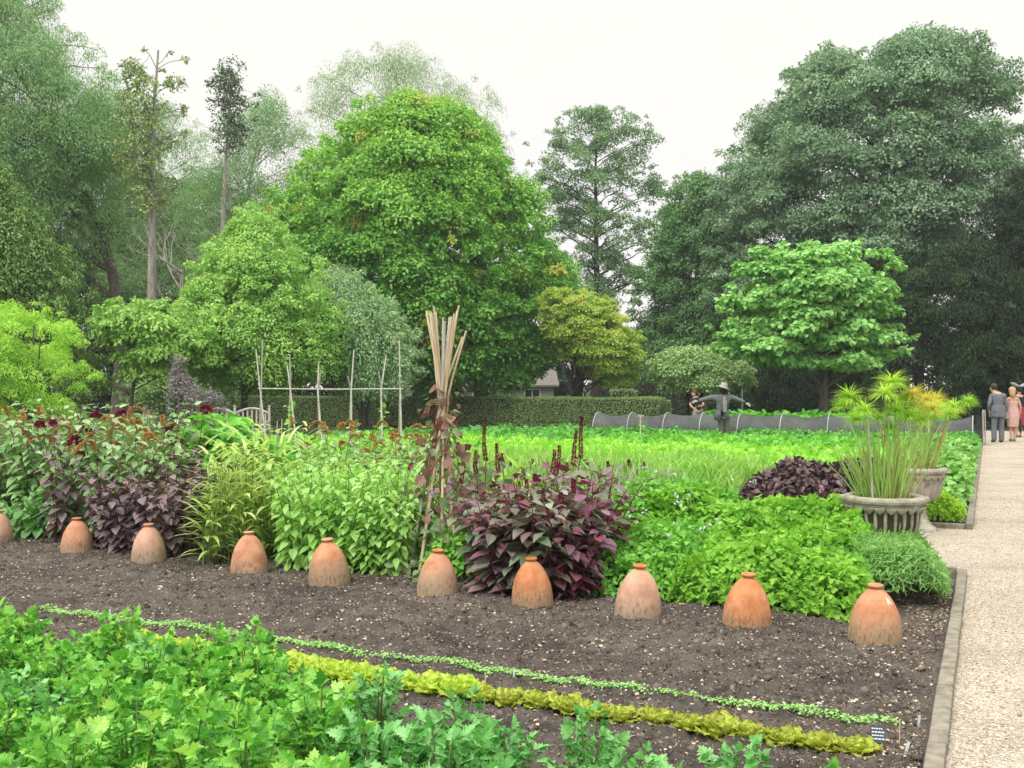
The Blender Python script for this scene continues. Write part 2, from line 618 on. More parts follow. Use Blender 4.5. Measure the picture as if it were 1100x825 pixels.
# clods of earth
M_clod = leaf_mat('soil_clod', [(54, 48, 43), (92, 82, 74), (134, 121, 110)], rough=.95, trans=0, spec=.1, k=1.05)
c = 14000
uu = rng.uniform(-.4, 4.6, c); vv = EDGE_W + .03 + (rng.random(c) ** 1.3) * 10.5
sz = .006 + .024 * rng.random(c) ** 4
pp = gpa(uu, vv, .006)
pp[:, 2] += .055 * (fbm(uu * 1.1, vv * 1.1, 3) - .5) + .05 * (fbm(uu * 7, vv * 7, 3) - .5)
tag(put('soil_clods', leaves('soil_clods', T_pebble(), pp, rdir(c), np.array((0, 0, .8)) + .6 * rdir(c), sz, M_clod, wvar=.4, smooth=True)), kind='stuff',
    label='crumbly dark brown clods over the raked soil', cat='soil')
# fine crumbs between them
c = 52000
uu = rng.uniform(-1.2, 4.3, c); vv = EDGE_W + .02 + (rng.random(c) ** 1.25) * 9.5
pp = gpa(uu, vv, .012)
pp[:, 2] += .055 * (fbm(uu * 1.1, vv * 1.1, 3) - .5) + .05 * (fbm(uu * 7, vv * 7, 3) - .5) + .030 * (vnoise(uu * 33, vv * 33) - .5)
M_crumb = leaf_mat('soil_crumb', [(46, 41, 36), (88, 79, 71), (122, 110, 100), (166, 150, 132)], rough=.95, trans=0, spec=.1, k=1.0, tintw=.2)
tag(put('soil_crumbs', leaves('soil_crumbs', T_pebble(), pp, rdir(c), np.array((0, 0, .8)) + .6 * rdir(c), .0028 + .006 * rng.random(c) ** 2, M_crumb, wvar=.4)), kind='stuff',
    label='fine gritty crumbs of earth over the soil surface', cat='soil')
# loose stones scattered on the gravel, nearest part of the path
M_grit = leaf_mat('gravel_stone', [(150, 132, 108), (182, 164, 138), (206, 190, 166), (232, 224, 208)], rough=.85, trans=0, spec=.2, k=.95, tintw=.2)
c = 26000
uu = -1.2 + 14 * rng.random(c) ** 1.5; vv = -.005 - 3.2 * rng.random(c)
m = (uu > 4.95) & (uu < 7.85)
vv = np.where(m & (rng.random(c) < .35), rng.uniform(0, 2.2, c), vv)
pp = gpa(uu, vv, -.003)
tag(put('gravel_grit', leaves('gravel_grit', T_pebble(), pp, rdir(c) * np.array((1, 1, .2)), np.array((0, 0, 1.)) + .3 * rdir(c), .0035 + .006 * rng.random(c) ** 2, M_grit, wvar=.3)), kind='stuff',
    label='loose angular buff grit on the gravel path', cat='gravel')
# ================================================================ trees
M_bark = noise_mat('bark_grey', [(.05, .042, .034), (.13, .11, .09), (.22, .19, .155)], scale=6, rough=.95, bump=.8, bscale=14, dist=.03, stretch=(3, 3, .6))
M_barkd = noise_mat('bark_dark', [(.018, .014, .011), (.045, .036, .028), (.08, .065, .05)], scale=6, rough=.95, bump=.8, bscale=14, dist=.03, stretch=(3, 3, .6))
M_barkp = noise_mat('bark_pale', [(.16, .145, .125), (.36, .33, .285), (.54, .50, .44)], scale=3, rough=.95, bump=1.0, bscale=9, dist=.04, stretch=(4, 4, .5))

T_D = T_diamond(.66, .2)
T_N = T_diamond(.30, .2)
T_O6 = T_ovate(.62, .12, .2)


DENS, LSC = 2.9, .58


def tleaf(name, cols, k=1.0, **kw): return leaf_mat(name, cols, k=1.3 * k, **kw)



class Outline:
    """crown as the photo shows it: half width and middle at each height; its depth is its own width"""
    def __init__(s, rows, d):
        rows = sorted(rows, key=lambda r: -r[0])
        s.z = np.array([zat(r[0], d) for r in rows])
        s.l = np.array([(r[1] - 550) / F * d for r in rows])
        s.r = np.array([(r[2] - 550) / F * d for r in rows])
        s.d = d
        # the near side of a crown stands closer than its middle: keep the whole body at its true size
        k = 1 - .5 * max(s.r - s.l) / 2 / d
        m = (s.l + s.r) / 2
        s.l = m + (s.l - m) * k; s.r = m + (s.r - m) * k
        s.z = s.z[0] + (s.z - s.z[0]) * k

    def half(s, z): return (np.interp(z, s.z, s.r) - np.interp(z, s.z, s.l)) / 2

    def mid(s, z): return (np.interp(z, s.z, s.r) + np.interp(z, s.z, s.l)) / 2

    def sample(s, c, shell, back=.45, depth=.85):
        zz = np.linspace(s.z[0], s.z[-1], 200)
        wgt = s.half(zz) ** 1.3 + .03
        z = rng.choice(zz, size=c * 3, p=wgt / wgt.sum()) + rng.uniform(-.1, .1, c * 3)
        th = rng.uniform(0, 2 * PI, c * 3)
        keep = (np.sin(th) < .15) | (rng.random(c * 3) < back)
        z = z[keep][:c]; th = th[keep][:c]
        r = 1 - (1 - rng.random(len(z)) ** .5) * (1 - shell)
        r = r * (1 + .05 * rng.normal(size=len(z)))
        h = s.half(z)
        x = s.mid(z) + h * r * np.cos(th)
        y = s.d + h * depth * r * np.sin(th)
        out = nrm(np.stack([np.cos(th), np.sin(th), np.zeros_like(th)], -1))
        return np.stack([x, y, z], -1), out, r


def limb(b, p0, p1, r0, r1, sag=.12, seg=5, n=5, wob=.05):
    p0 = Vector(p0); p1 = Vector(p1)
    L = (p1 - p0).length
    pts = []
    for i in range(n + 1):
        t = i / n
        q = p0.lerp(p1, t)
        q.z += sag * L * math.sin(PI * t) * (.6)
        if 0 < i < n: q += Vector((random.uniform(-1, 1), random.uniform(-1, 1), random.uniform(-.6, .6))) * wob * L
        pts.append(q)
    b.tube(pts, [r0 + (r1 - r0) * (i / n) ** .8 for i in range(n + 1)], seg, cap=False)
    return pts


def make_tree(name, label, cat, d, tx, rows, mat, bark, nclump=200, per=220, cr=1.0, leaf=.25, shell=.55, trunk_r=.3, top=.8,
              tpl=None, flatten=.6, droop=.2, upn=.7, limbs=26, group=None, back=.45, sprig=.7, lobe=.8, depth=.85, parts=1, clump_fn=None, twist=0., trunk_h0=None, multi=1, lean=0.):
    O = Outline(rows, d)
    base = at(tx, d)
    root = thing(name, label, cat, base, 0, group)
    C, out, rr = O.sample(nclump, shell, back, depth)
    n = len(C)
    rad = cr * rng.uniform(.55, 1.35, n)
    # lobes and bays in the outline
    lob = fbm(np.arctan2(out[:, 1], out[:, 0]) * 1.4 + 20 + d, C[:, 2] / (2.6 * cr) + d, 2)
    mid = O.mid(C[:, 2])
    C[:, 0] = mid + (C[:, 0] - mid) * (.97 + lobe * (lob - .5))
    C[:, 0] -= np.sign(C[:, 0] - mid) * np.minimum(rad * .62, np.abs(C[:, 0] - mid))
    zt = O.z[-1]
    C[:, 2] = np.minimum(C[:, 2], zt - rad * .3)
    # sprigs that break the outline
    ns = int(nclump * sprig)
    if ns:
        C2, o2, r2 = O.sample(ns, .98, back, depth)
        C2[:, 2] += rng.uniform(-.1, .55, len(C2)) * cr
        m2 = O.mid(C2[:, 2]); C2[:, 0] = m2 + (C2[:, 0] - m2) * rng.uniform(.94, 1.10, len(C2))
        C2[:, 2] = np.minimum(C2[:, 2], zt - .1 * cr * rng.random(len(C2)))
        C = np.concatenate([C, C2]); out = np.concatenate([out, o2]); rad = np.concatenate([rad, cr * rng.uniform(.18, .42, len(C2))])
        n = len(C)
    cnt = (per * DENS * (rad / cr) ** 1.8 * rng.uniform(.75, 1.25, n)).astype(int) + 8
    ci = np.repeat(np.arange(n), cnt)
    m = len(ci)
    dv = rdir(m)
    flip = (dv[:, 2] < -.15) & (rng.random(m) < .75)
    dv[flip, 2] *= -1
    q = 1 - .55 * rng.random(m) ** 1.6
    # lumpy pads, not balls
    q = q * (.72 + .56 * fbm(dv[:, 0] * 2.2 + ci * 3.7, dv[:, 1] * 2.2 + dv[:, 2] + ci * 1.3, 2))
    off = dv * q[:, None] * rad[ci][:, None]
    off[:, 2] *= flatten
    P = C[ci] + off
    P[:, 2] -= droop * (off[:, 0] ** 2 + off[:, 1] ** 2) / np.maximum(rad[ci], .1)
    P[:, 2] = np.maximum(P[:, 2], .15)
    nn = nrm(dv * .8 + np.array((0, 0, upn)) + out[ci] * .25 + rdir(m) * .5)
    dd = nrm(rdir(m) + out[ci] * .5 + dv * .4 - np.array((0, 0, droop * 1.5 + .2)))
    tint = np.clip(rng.random(n) * .75 + .25 * rng.random(n), 0, 1)
    if clump_fn is not None: tint = clump_fn(C, tint)
    sz = leaf * LSC * rng.uniform(.6, 1.3, m)
    P = P - np.array(base)
    put('crown', leaves(name + '_crown', tpl or T_D, P, dd, nn, sz, mat, tint=tint[ci], wvar=.25), root)
    # trunk and limbs
    b = MB()
    zb = O.z[0]
    ztop = zb + (zt - zb) * top
    for k in range(multi):
        ox = 0 if multi == 1 else random.uniform(-1, 1) * trunk_r * 3
        oy = 0 if multi == 1 else random.uniform(-1, 1) * trunk_r * 3
        tp = Vector((O.mid(np.array(ztop)) - base.x + (0 if multi == 1 else random.uniform(-.5, .5) * float(O.half(np.array((zb + zt) / 2)))), 0, ztop))
        pts = []
        for i in range(9):
            t = i / 8
            q = Vector((ox, oy, -.1)).lerp(tp, t)
            q.x += math.sin(t * 5 + k) * trunk_r * .25 * (1 if 0 < i < 8 else 0) - (tp.x - ox) * .35 * math.sin(PI * t)
            pts.append(q)
        b.tube(pts, [trunk_r * (1.35 if i == 0 else 1.0) * (1 - .9 * (i / 8)) + .012 for i in range(9)], 9, cap=False)
        idx = rng.choice(n, size=min(limbs // multi, n), replace=False)
        for j in idx:
            e = Vector(C[j]) - base
            tt = np.clip((e.z - .45 * math.hypot(e.x - pts[4].x, e.y) - pts[0].z) / max(.1, (pts[-1].z - pts[0].z)), .12, .95) if multi == 1 else random.uniform(.15, .6)
            fi = tt * 8; i0 = min(7, int(fi))
            s0 = pts[i0].lerp(pts[i0 + 1], fi - i0)
            r0 = max(.015, trunk_r * (1 - .9 * tt) * .5)
            lp = limb(b, s0, e, r0, .015, sag=.1)
            for q in range(2):
                j2 = rng.integers(n)
                e2 = Vector(C[j2]) - base
                if (e2 - lp[3]).length < 3.2 * cr: limb(b, lp[3], e2, r0 * .45, .01, n=3)
    b.build('trunk', bark, root)
    return root


# ---- palettes

MT_syc = tleaf('sycamore_leaf', [(62, 88, 62), (88, 118, 86), (116, 144, 112), (150, 172, 142)], k=1.35, trans=.25, spec=.45)
MT_mid = tleaf('wood_leaf', [(66, 106, 58), (92, 136, 74), (116, 158, 90)], trans=.25)
MT_cat = tleaf('catalpa_leaf', [(92, 140, 66), (120, 172, 86), (142, 192, 104), (168, 210, 134)], k=1.0, trans=.3, spec=.3)
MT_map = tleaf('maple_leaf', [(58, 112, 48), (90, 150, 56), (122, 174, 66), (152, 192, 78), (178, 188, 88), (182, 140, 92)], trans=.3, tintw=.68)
MT_yel = tleaf('golden_leaf', [(112, 156, 60), (142, 176, 68), (170, 188, 80), (192, 182, 92)], trans=.35, tintw=.6)
MT_hb = tleaf('hornbeam_leaf', [(100, 148, 64), (130, 176, 82), (160, 198, 104), (192, 206, 112)], trans=.35)
MT_wil = tleaf('willow_leaf', [(110, 148, 98), (142, 174, 124), (174, 200, 154)], trans=.25)
MT_bir = tleaf('birch_leaf', [(112, 142, 96), (138, 166, 118), (166, 190, 144)], k=.95, trans=.35)  # pale leaf colour stands in for the flare veil on this far crown
MT_ash = tleaf('ash_leaf', [(84, 118, 78), (108, 142, 96), (132, 166, 112)], trans=.3)
MT_gre = tleaf('alder_leaf', [(90, 132, 80), (118, 158, 96), (148, 182, 118)], trans=.3)
MT_con = tleaf('cypress_leaf', [(66, 100, 48), (96, 132, 60), (134, 164, 78)], trans=.1)
MT_lim = tleaf('lime_leaf', [(122, 166, 50), (156, 200, 68), (188, 222, 94)], k=1.0, trans=.4)
MT_yew = tleaf('yew_leaf', [(10, 24, 9), (20, 42, 16), (62, 96, 42)], trans=.05, spec=.2)
MT_dog = tleaf('dogwood_leaf', [(108, 152, 58), (136, 178, 76), (162, 200, 100)], trans=.35)
MT_grs = tleaf('grey_shrub_leaf', [(108, 144, 82), (138, 170, 104), (166, 192, 126)], trans=.25)
MT_drk = tleaf('dark_wood_leaf', [(24, 46, 26), (42, 68, 40), (66, 94, 56)], trans=.12)
MT_top = tleaf('poplar_leaf', [(92, 122, 78), (128, 152, 94), (178, 176, 104)], trans=.2)
MT_pur = tleaf('smoke_leaf', [(104, 100, 102), (130, 122, 128), (146, 150, 132)], trans=.2)


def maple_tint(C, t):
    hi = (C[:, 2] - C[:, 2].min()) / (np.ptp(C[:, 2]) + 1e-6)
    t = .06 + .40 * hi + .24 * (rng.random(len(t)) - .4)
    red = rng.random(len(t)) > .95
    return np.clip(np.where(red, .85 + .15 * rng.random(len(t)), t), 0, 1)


make_tree('maple_tree', 'broad cone-shaped maple with bright green leaves tipped russet, behind the tied canes', 'tree', 44, 470,
          [(88, 415, 455), (100, 385, 500), (130, 350, 530), (160, 325, 548), (190, 305, 566), (220, 290, 582), (260, 288, 596), (310, 305, 606), (350, 340, 606), (385, 390, 603), (412, 430, 590)],
          MT_map, M_barkd, nclump=560, per=150, cr=.85, leaf=.30, shell=.62, trunk_r=.34, top=.85, flatten=.7, droop=.3, clump_fn=maple_tint, limbs=40)
make_tree('sycamore_tree', 'huge dark grey-green sycamore with a domed crown towering on the right', 'tree', 56, 905,
          [(28, 925, 985), (42, 880, 1050), (60, 835, 1082), (90, 806, 1090), (120, 785, 1092), (150, 768, 1094), (180, 768, 1090), (215, 765, 1082), (250, 755, 1072), (290, 755, 1050), (330, 770, 1020), (365, 800, 990)],
          MT_syc, M_barkd, nclump=300, per=330, cr=1.5, leaf=.30, shell=.55, trunk_r=.55, top=.88, flatten=.5, droop=.25, limbs=70, upn=.9, lobe=.45)
make_tree('catalpa_tree', 'round-headed light green tree with big leaves behind the scarecrow', 'tree', 36, 883,
          [(256, 840, 880), (264, 815, 925), (278, 795, 955), (300, 780, 968), (322, 772, 955), (340, 776, 945), (360, 770, 958), (374, 772, 976), (384, 785, 970), (390, 815, 950)],
          MT_cat, M_bark, nclump=160, per=75, cr=.55, leaf=.30, shell=.42, trunk_r=.19, top=.8, flatten=.32, droop=.2, limbs=60, tpl=T_ovate(.9, .1, .3), upn=1.0)
make_tree('golden_acer', 'spreading acer turning yellow and orange over dark slanting stems', 'tree', 41, 618,
          [(308, 588, 622), (322, 580, 648), (340, 580, 672), (358, 588, 685), (378, 598, 690), (396, 618, 688), (410, 645, 682)],
          MT_yel, M_barkd, nclump=240, per=110, cr=.48, leaf=.17, shell=.6, trunk_r=.09, top=.6, flatten=.35, droop=.3, limbs=42, multi=7, upn=1.0)
make_tree('hornbeam_tree', 'pyramidal yellow-green tree with a short pale trunk beside the bench', 'tree', 33, 262,
          [(214, 262, 280), (235, 246, 308), (255, 226, 328), (285, 210, 345), (315, 196, 358), (345, 190, 366), (375, 196, 366), (400, 205, 352), (414, 225, 320)],
          MT_hb, M_bark, nclump=330, per=120, cr=.55, leaf=.18, shell=.6, trunk_r=.12, top=.85, flatten=.7, droop=.4, limbs=36)
make_tree('silver_willow', 'grey-green narrow-leaved willow shrub above the bean canes', 'tree', 35, 390,
          [(288, 345, 370), (300, 335, 395), (320, 325, 418), (345, 325, 436), (370, 335, 446), (395, 345, 450), (418, 355, 440)],
          MT_wil, M_bark, nclump=200, per=150, cr=.6, leaf=.24, shell=.5, trunk_r=.09, top=.7, tpl=T_N, flatten=.8, droop=.5, limbs=30, multi=3)
make_tree('birch_tree', 'pale feathery birch crown rising behind the broad maple', 'tree', 66, 440,
          [(44, 405, 440), (58, 360, 490), (75, 340, 515), (95, 322, 540), (130, 316, 552), (170, 300, 560), (220, 300, 580), (290, 320, 590)],
          MT_bir, M_barkp, nclump=210, per=170, cr=1.15, leaf=.26, shell=.45, trunk_r=.3, top=.92, tpl=T_N, flatten=.9, droop=.7, limbs=50)
make_tree('ash_tree', 'tall open ash with sky showing through its branches between maple and sycamore', 'tree', 70, 640,
          [(112, 618, 660), (122, 596, 690), (145, 578, 702), (170, 572, 706), (200, 572, 702), (235, 580, 704), (265, 588, 700), (295, 598, 694), (320, 605, 690), (345, 612, 680)],
          MT_ash, M_barkd, nclump=210, per=70, cr=.75, leaf=.27, shell=.25, trunk_r=.34, top=.9, flatten=.55, droop=.2, limbs=70, back=.8)
make_tree('lime_tree', 'mid-green tree filling the gap left of the huge sycamore', 'tree', 62, 745,
          [(180, 735, 765), (195, 715, 790), (220, 700, 810), (255, 690, 820), (300, 682, 830), (350, 676, 830), (400, 680, 830), (415, 690, 820)],
          MT_mid, M_barkd, nclump=300, per=150, cr=1.05, leaf=.3, shell=.6, trunk_r=.35, flatten=.6, droop=.35, limbs=20)
make_tree('weeping_tree', 'tall grey-green tree with drooping feathery branches at the left edge', 'tree', 44, 127,
          [(-70, -60, 20), (-20, -90, 62), (15, -110, 80), (40, -110, 100), (70, -110, 132), (110, -110, 150), (160, -105, 160), (210, -90, 158), (245, -70, 148), (275, -40, 112), (310, 0, 96)],
          MT_gre, M_bark, nclump=480, per=170, cr=.95, leaf=.24, shell=.45, trunk_r=.32, top=.8, tpl=T_N, flatten=.9, droop=.7, limbs=40)
make_tree('old_poplar', 'tall bare-trunked poplar with flaking pale bark and a thin leafy top', 'tree', 40, 161,
          [(45, 160, 180), (60, 140, 200), (90, 128, 205), (120, 122, 196), (150, 120, 200), (190, 125, 190), (230, 140, 186)],
          MT_top, M_barkp, nclump=40, per=42, cr=.45, leaf=.24, shell=.15, trunk_r=.25, top=.97, flatten=.7, droop=.4, limbs=40, back=.9)
make_tree('thin_poplar', 'slender tree with sparse dark leaf tufts showing above the left woodland', 'tree', 52, 236,
          [(68, 248, 262), (80, 224, 274), (105, 222, 272), (120, 228, 276), (140, 226, 280), (165, 235, 270)],
          tleaf('poplar_tuft', [(56, 76, 58), (82, 104, 72), (112, 128, 84)], trans=.15), M_barkp, nclump=24, per=40, cr=.6, leaf=.25, shell=.2, trunk_r=.2, top=.9, flatten=.8, droop=.3, limbs=46, back=.9)
make_tree('alder_tree', 'pale twiggy tree behind the bare poplar trunk deep in the left wood', 'tree', 63, 165,
          [(105, 150, 190), (125, 130, 215), (155, 110, 240), (200, 100, 255), (260, 100, 260), (320, 100, 260)],
          MT_gre, M_barkp, nclump=150, per=120, cr=1.1, leaf=.25, shell=.45, trunk_r=.25, tpl=T_N, top=.85, flatten=.9, droop=.5, limbs=60, group='pale twiggy trees in the left wood')
make_tree('alder_tree', 'pale twiggy tree between the slender poplar and the maple', 'tree', 58, 250,
          [(92, 285, 300), (115, 262, 318), (140, 215, 335), (190, 200, 345), (240, 190, 350), (300, 190, 350), (360, 190, 350)],
          MT_gre, M_barkp, nclump=230, per=130, cr=1.05, leaf=.25, shell=.45, trunk_r=.25, tpl=T_N, top=.85, flatten=.9, droop=.5, limbs=60, group='pale twiggy trees in the left wood')
make_tree('cypress_tree', 'dense dark cypress with yellowish tips behind the lime green shrub', 'tree', 31, 45,
          [(170, -30, 6), (200, -60, 30), (240, -80, 62), (280, -90, 84), (320, -90, 98), (360, -90, 108), (400, -90, 112), (428, -80, 112)],
          MT_con, M_barkd, nclump=420, per=150, cr=.6, leaf=.2, shell=.62, trunk_r=.2, flatten=.8, droop=.5, tpl=T_diamond(.4, .25), limbs=10)
make_tree('dogwood_tree', 'small tree with flat tiers of drooping leaves in front of the bare poplar trunk', 'tree', 30, 140,
          [(318, 148, 180), (330, 108, 215), (345, 100, 240), (360, 112, 235), (375, 118, 240), (388, 128, 225), (400, 135, 200)],
          MT_dog, M_bark, nclump=110, per=75, cr=.55, leaf=.21, shell=.3, trunk_r=.07, flatten=.22, droop=.5, tpl=T_O6, limbs=30, upn=1.1)
make_tree('golden_shrub', 'bright yellow-green feathery shrub at the left edge above the amaranths', 'shrub', 23, 30,
          [(322, 5, 40), (332, -20, 62), (350, -45, 78), (375, -55, 86), (400, -60, 90), (425, -60, 88), (445, -50, 80)],
          MT_lim, M_bark, nclump=130, per=130, cr=.30, lobe=1.6, leaf=.13, shell=.6, trunk_r=.05, flatten=.6, droop=.6, tpl=T_N, limbs=24, multi=4)
make_tree('spindle_shrub', 'low arching grey-green shrub tree above the bending gardener', 'shrub', 40, 745,
          [(372, 722, 760), (380, 708, 785), (392, 702, 800), (405, 705, 805), (416, 715, 800)],
          MT_grs, M_barkd, nclump=120, per=100, cr=.5, leaf=.18, shell=.5, trunk_r=.07, flatten=.5, droop=.5, limbs=20, multi=3)
yews = [(985, 45, [(255, 925, 1060), (290, 905, 1090), (330, 890, 1110), (370, 885, 1120), (410, 885, 1120), (445, 890, 1115)], 'dark yew with drooping sprays behind the papyrus'),
        (1085, 47, [(175, 1075, 1130), (205, 1062, 1150), (250, 1050, 1170), (300, 1045, 1180), (360, 1040, 1185), (410, 1035, 1185), (450, 1040, 1180)], 'tall dark yew at the right edge behind the strolling couple'),
        (850, 50, [(340, 790, 905), (370, 775, 925), (400, 770, 930), (425, 770, 930), (443, 775, 925)], 'black-green yew in deep shade under the round light green tree')]
for px, d, rows, lab in yews:
    make_tree('yew_tree', lab, 'tree', d, px, rows, MT_yew, M_barkd, nclump=330, per=150, cr=.75, leaf=.26, shell=.6, trunk_r=.3, flatten=.5, droop=.8, tpl=T_diamond(.34, .2), limbs=10,
              group='dark yews at the end of the garden')
make_tree('grey_oak', 'blue-grey tree crown at the right edge above the dark yew', 'tree', 58, 1100,
          [(165, 1085, 1140), (190, 1066, 1170), (230, 1060, 1190), (270, 1065, 1195), (310, 1075, 1195)],
          MT_syc, M_barkd, nclump=110, per=170, cr=1.0, leaf=.3, shell=.55, trunk_r=.3, limbs=15)
# shrubs beyond the bench and the distant wood that closes the view
make_tree('smoke_bush', 'sparse greyish lilac bush with upright spires left of the bench', 'shrub', 21, 203,
          [(384, 187, 194), (402, 183, 199), (416, 182, 222), (428, 182, 238), (445, 184, 240)],
          MT_pur, M_bark, nclump=70, per=30, cr=.17, leaf=.08, shell=.2, trunk_r=.03, flatten=.9, droop=.2, limbs=12, multi=4)
make_tree('laurel_shrub', 'low grey-green shrub filling the gap between bare trunk and hedge', 'shrub', 36, 205,
          [(402, 155, 235), (412, 140, 248), (425, 135, 250), (440, 140, 245)],
          MT_grs, M_bark, nclump=90, per=90, cr=.5, leaf=.16, shell=.5, trunk_r=.06, limbs=8, multi=3)
k = 0
for px, d, py, hw, lab in ((-60, 62, 130, 150, 'wide dark tree deep in the left wood behind the cypress'), (75, 70, 150, 120, 'dark tree deep in the wood behind the drooping feathery tree'), (190, 74, 175, 95, 'dark tree deep in the wood behind the bare poplar trunk'),
                           (320, 80, 215, 110, 'dark tree deep in the wood behind the pyramidal yellow-green tree'), (520, 78, 330, 110, 'low dark tree behind the foot of the broad maple'),
                           (700, 86, 350, 70, 'low dark tree beyond the far hedge'),
                           (800, 84, 290, 100, 'dark tree far behind the round light green tree'), (960, 84, 220, 150, 'wide dark tree behind the trunk of the huge sycamore'), (1150, 80, 200, 110, 'dark tree closing the right edge behind the yews')):
    rows = [(py, px - hw * .25, px + hw * .25), (py + 18, px - hw * .6, px + hw * .6), (py + 55, px - hw * .9, px + hw * .9), (py + 110, px - hw, px + hw), (410, px - hw, px + hw), (432, px - hw * .9, px + hw * .9)]
    make_tree('dark_tree', lab, 'tree', d, px, rows, MT_drk, M_barkd, nclump=200, per=110, cr=1.35, leaf=.45, shell=.6, trunk_r=.35, limbs=12, back=.3, group='dark trees closing the view')

# ---- a bare dead tree among the leaves
def bare(b, p, d, L, r, n):
    q = p + d * L + Vector((0, 0, .05 * L))
    m_ = p.lerp(q, .5) + Vector((random.uniform(-1, 1), random.uniform(-1, 1), random.uniform(-.5, .5))) * .07 * L
    b.tube([p, m_, q], [r, r * .75, r * .5], 5, cap=False)
    if n:
        for k in range(random.choice((2, 3))):
            dd = (d + Vector((random.uniform(-.8, .8), random.uniform(-.6, .6), random.uniform(-.2, .55)))).normalized()
            bare(b, p.lerp(q, random.uniform(.5, 1)), dd, L * random.uniform(.55, .8), r * .52, n - 1)


for px, d, lab, hh in ((196, 38.5, 'bare dead grey tree with forking twigs right of the pale poplar trunk', 6.2), (246, 44, 'bare pale forked tree between the pyramidal tree and the slender poplar', 9.0)):
    t = thing('dead_tree', lab, 'tree', at(px, d), 0)
    b = MB(); b.tube([(0, 0, -.1), (.05, 0, hh * .4), (-.05, 0, hh)], [.13, .10, .06], 7, cap=False)
    b.build('trunk', M_barkp, t)
    b = MB()
    for k in range(9):
        z = hh * random.uniform(.5, 1.0)
        bare(b, Vector((0, 0, z)), Vector((random.uniform(-1, 1), random.uniform(-.8, .2), random.uniform(.35, 1))).normalized(), random.uniform(.9, 1.7), .05, 3)
    b.build('branches', M_barkp, t)

# ---- clipped hedges
MT_hed = tleaf('hedge_leaf', [(96, 122, 72), (112, 138, 82), (130, 154, 94), (150, 172, 108)], trans=.2, k=1.2, tintw=.35)
MT_hedd = tleaf('hedge_leaf_dark', [(40, 64, 32), (60, 86, 42), (86, 112, 60)], trans=.1, tintw=.35)


def hedge(name, label, A, B, depth, h, mat, leaf=.055, dens=1150):
    A = Vector(A); B = Vector(B)
    L = (B - A).length
    mid = (A + B) / 2
    ang = math.atan2((B - A).y, (B - A).x)
    root = thing(name, label, 'hedge', (mid.x, mid.y, 0), ang)
    b = MB(); b.box((0, 0, h / 2 - .04), (L - .16, depth - .16, h - .02)); b.build('branch_core', M_barkd, root)
    P = []; Nn = []
    for (ax, w, hh, org, ex, ey, no) in (
            ('f', L, h, (-L / 2, -depth / 2, 0), (1, 0, 0), (0, 0, 1), (0, -1, 0)), ('b', L, h, (-L / 2, depth / 2, 0), (1, 0, 0), (0, 0, 1), (0, 1, 0)),
            ('t', L, depth, (-L / 2, -depth / 2, h), (1, 0, 0), (0, 1, 0), (0, 0, 1)),
            ('l', depth, h, (-L / 2, -depth / 2, 0), (0, 1, 0), (0, 0, 1), (-1, 0, 0)), ('r', depth, h, (L / 2, -depth / 2, 0), (0, 1, 0), (0, 0, 1), (1, 0, 0))):
        c = int(w * hh * dens)
        a = rng.random(c) * w; e = rng.random(c) * hh
        p = np.array(org) + a[:, None] * np.array(ex) + e[:, None] * np.array(ey)
        no = np.array(no, float)
        bulge = .05 * (fbm(a * .8 + ord(ax), e * .8, 3) - .5) * 2
        p = p + no * (bulge + rng.uniform(-.06, .02, c))[:, None]
        P.append(p); Nn.append(np.tile(no, (c, 1)))
    P = np.concatenate(P); Nn = np.concatenate(Nn)
    c = len(P)
    nn = nrm(Nn * .8 + rdir(c) * .8 + np.array((0, 0, .2)))
    put('foliage', leaves(name, T_diamond(.6, .2), P, rdir(c) + Nn * .5, nn, leaf * rng.uniform(.7, 1.3, c), mat, tint=np.clip(fbm(P[:, 0] * .5 + 50, P[:, 2] * .8 + P[:, 1], 3), 0, 1)), root)
    return root


hA = Vector((2.92, 40.0, 0)); rdv = Vector((RD[0], RD[1], 0))
hedge('clipped_hedge', 'long clipped hedge with a flat top behind the bench and netting', hA - rdv * 3.3 + Vector((0, .6, 0)), hA + rdv * 21, 1.2, zat(427.5, 40), MT_hed)
hedge('tall_hedge', 'taller dark clipped hedge beyond the right end of the long hedge', at(664, 55, 0), at(765, 52, 0), 1.4, zat(410.5, 53), MT_hedd, leaf=.1, dens=300)
hedge('box_block', 'low clipped block of box just above the long hedge', at(657, 49, 0), at(682, 49, 0), 1.0, zat(419, 48.5), MT_hed, leaf=.09, dens=330)
hedge('hedge_pillar', 'short narrow clipped post of hedge at the end of the long hedge', at(712.5, 44, 0), at(717.5, 43.6, 0), .3, zat(431, 43.8), MT_hed, leaf=.08)
# ================================================================ bed plants
T_O = T_ovate(.60, .12, .22)
T_W = T_ovate(.82, .12, .25)
T_B = T_blade(.115, .40)
T_L = T_lobed(1.0)
T_F = T_frill(.85)

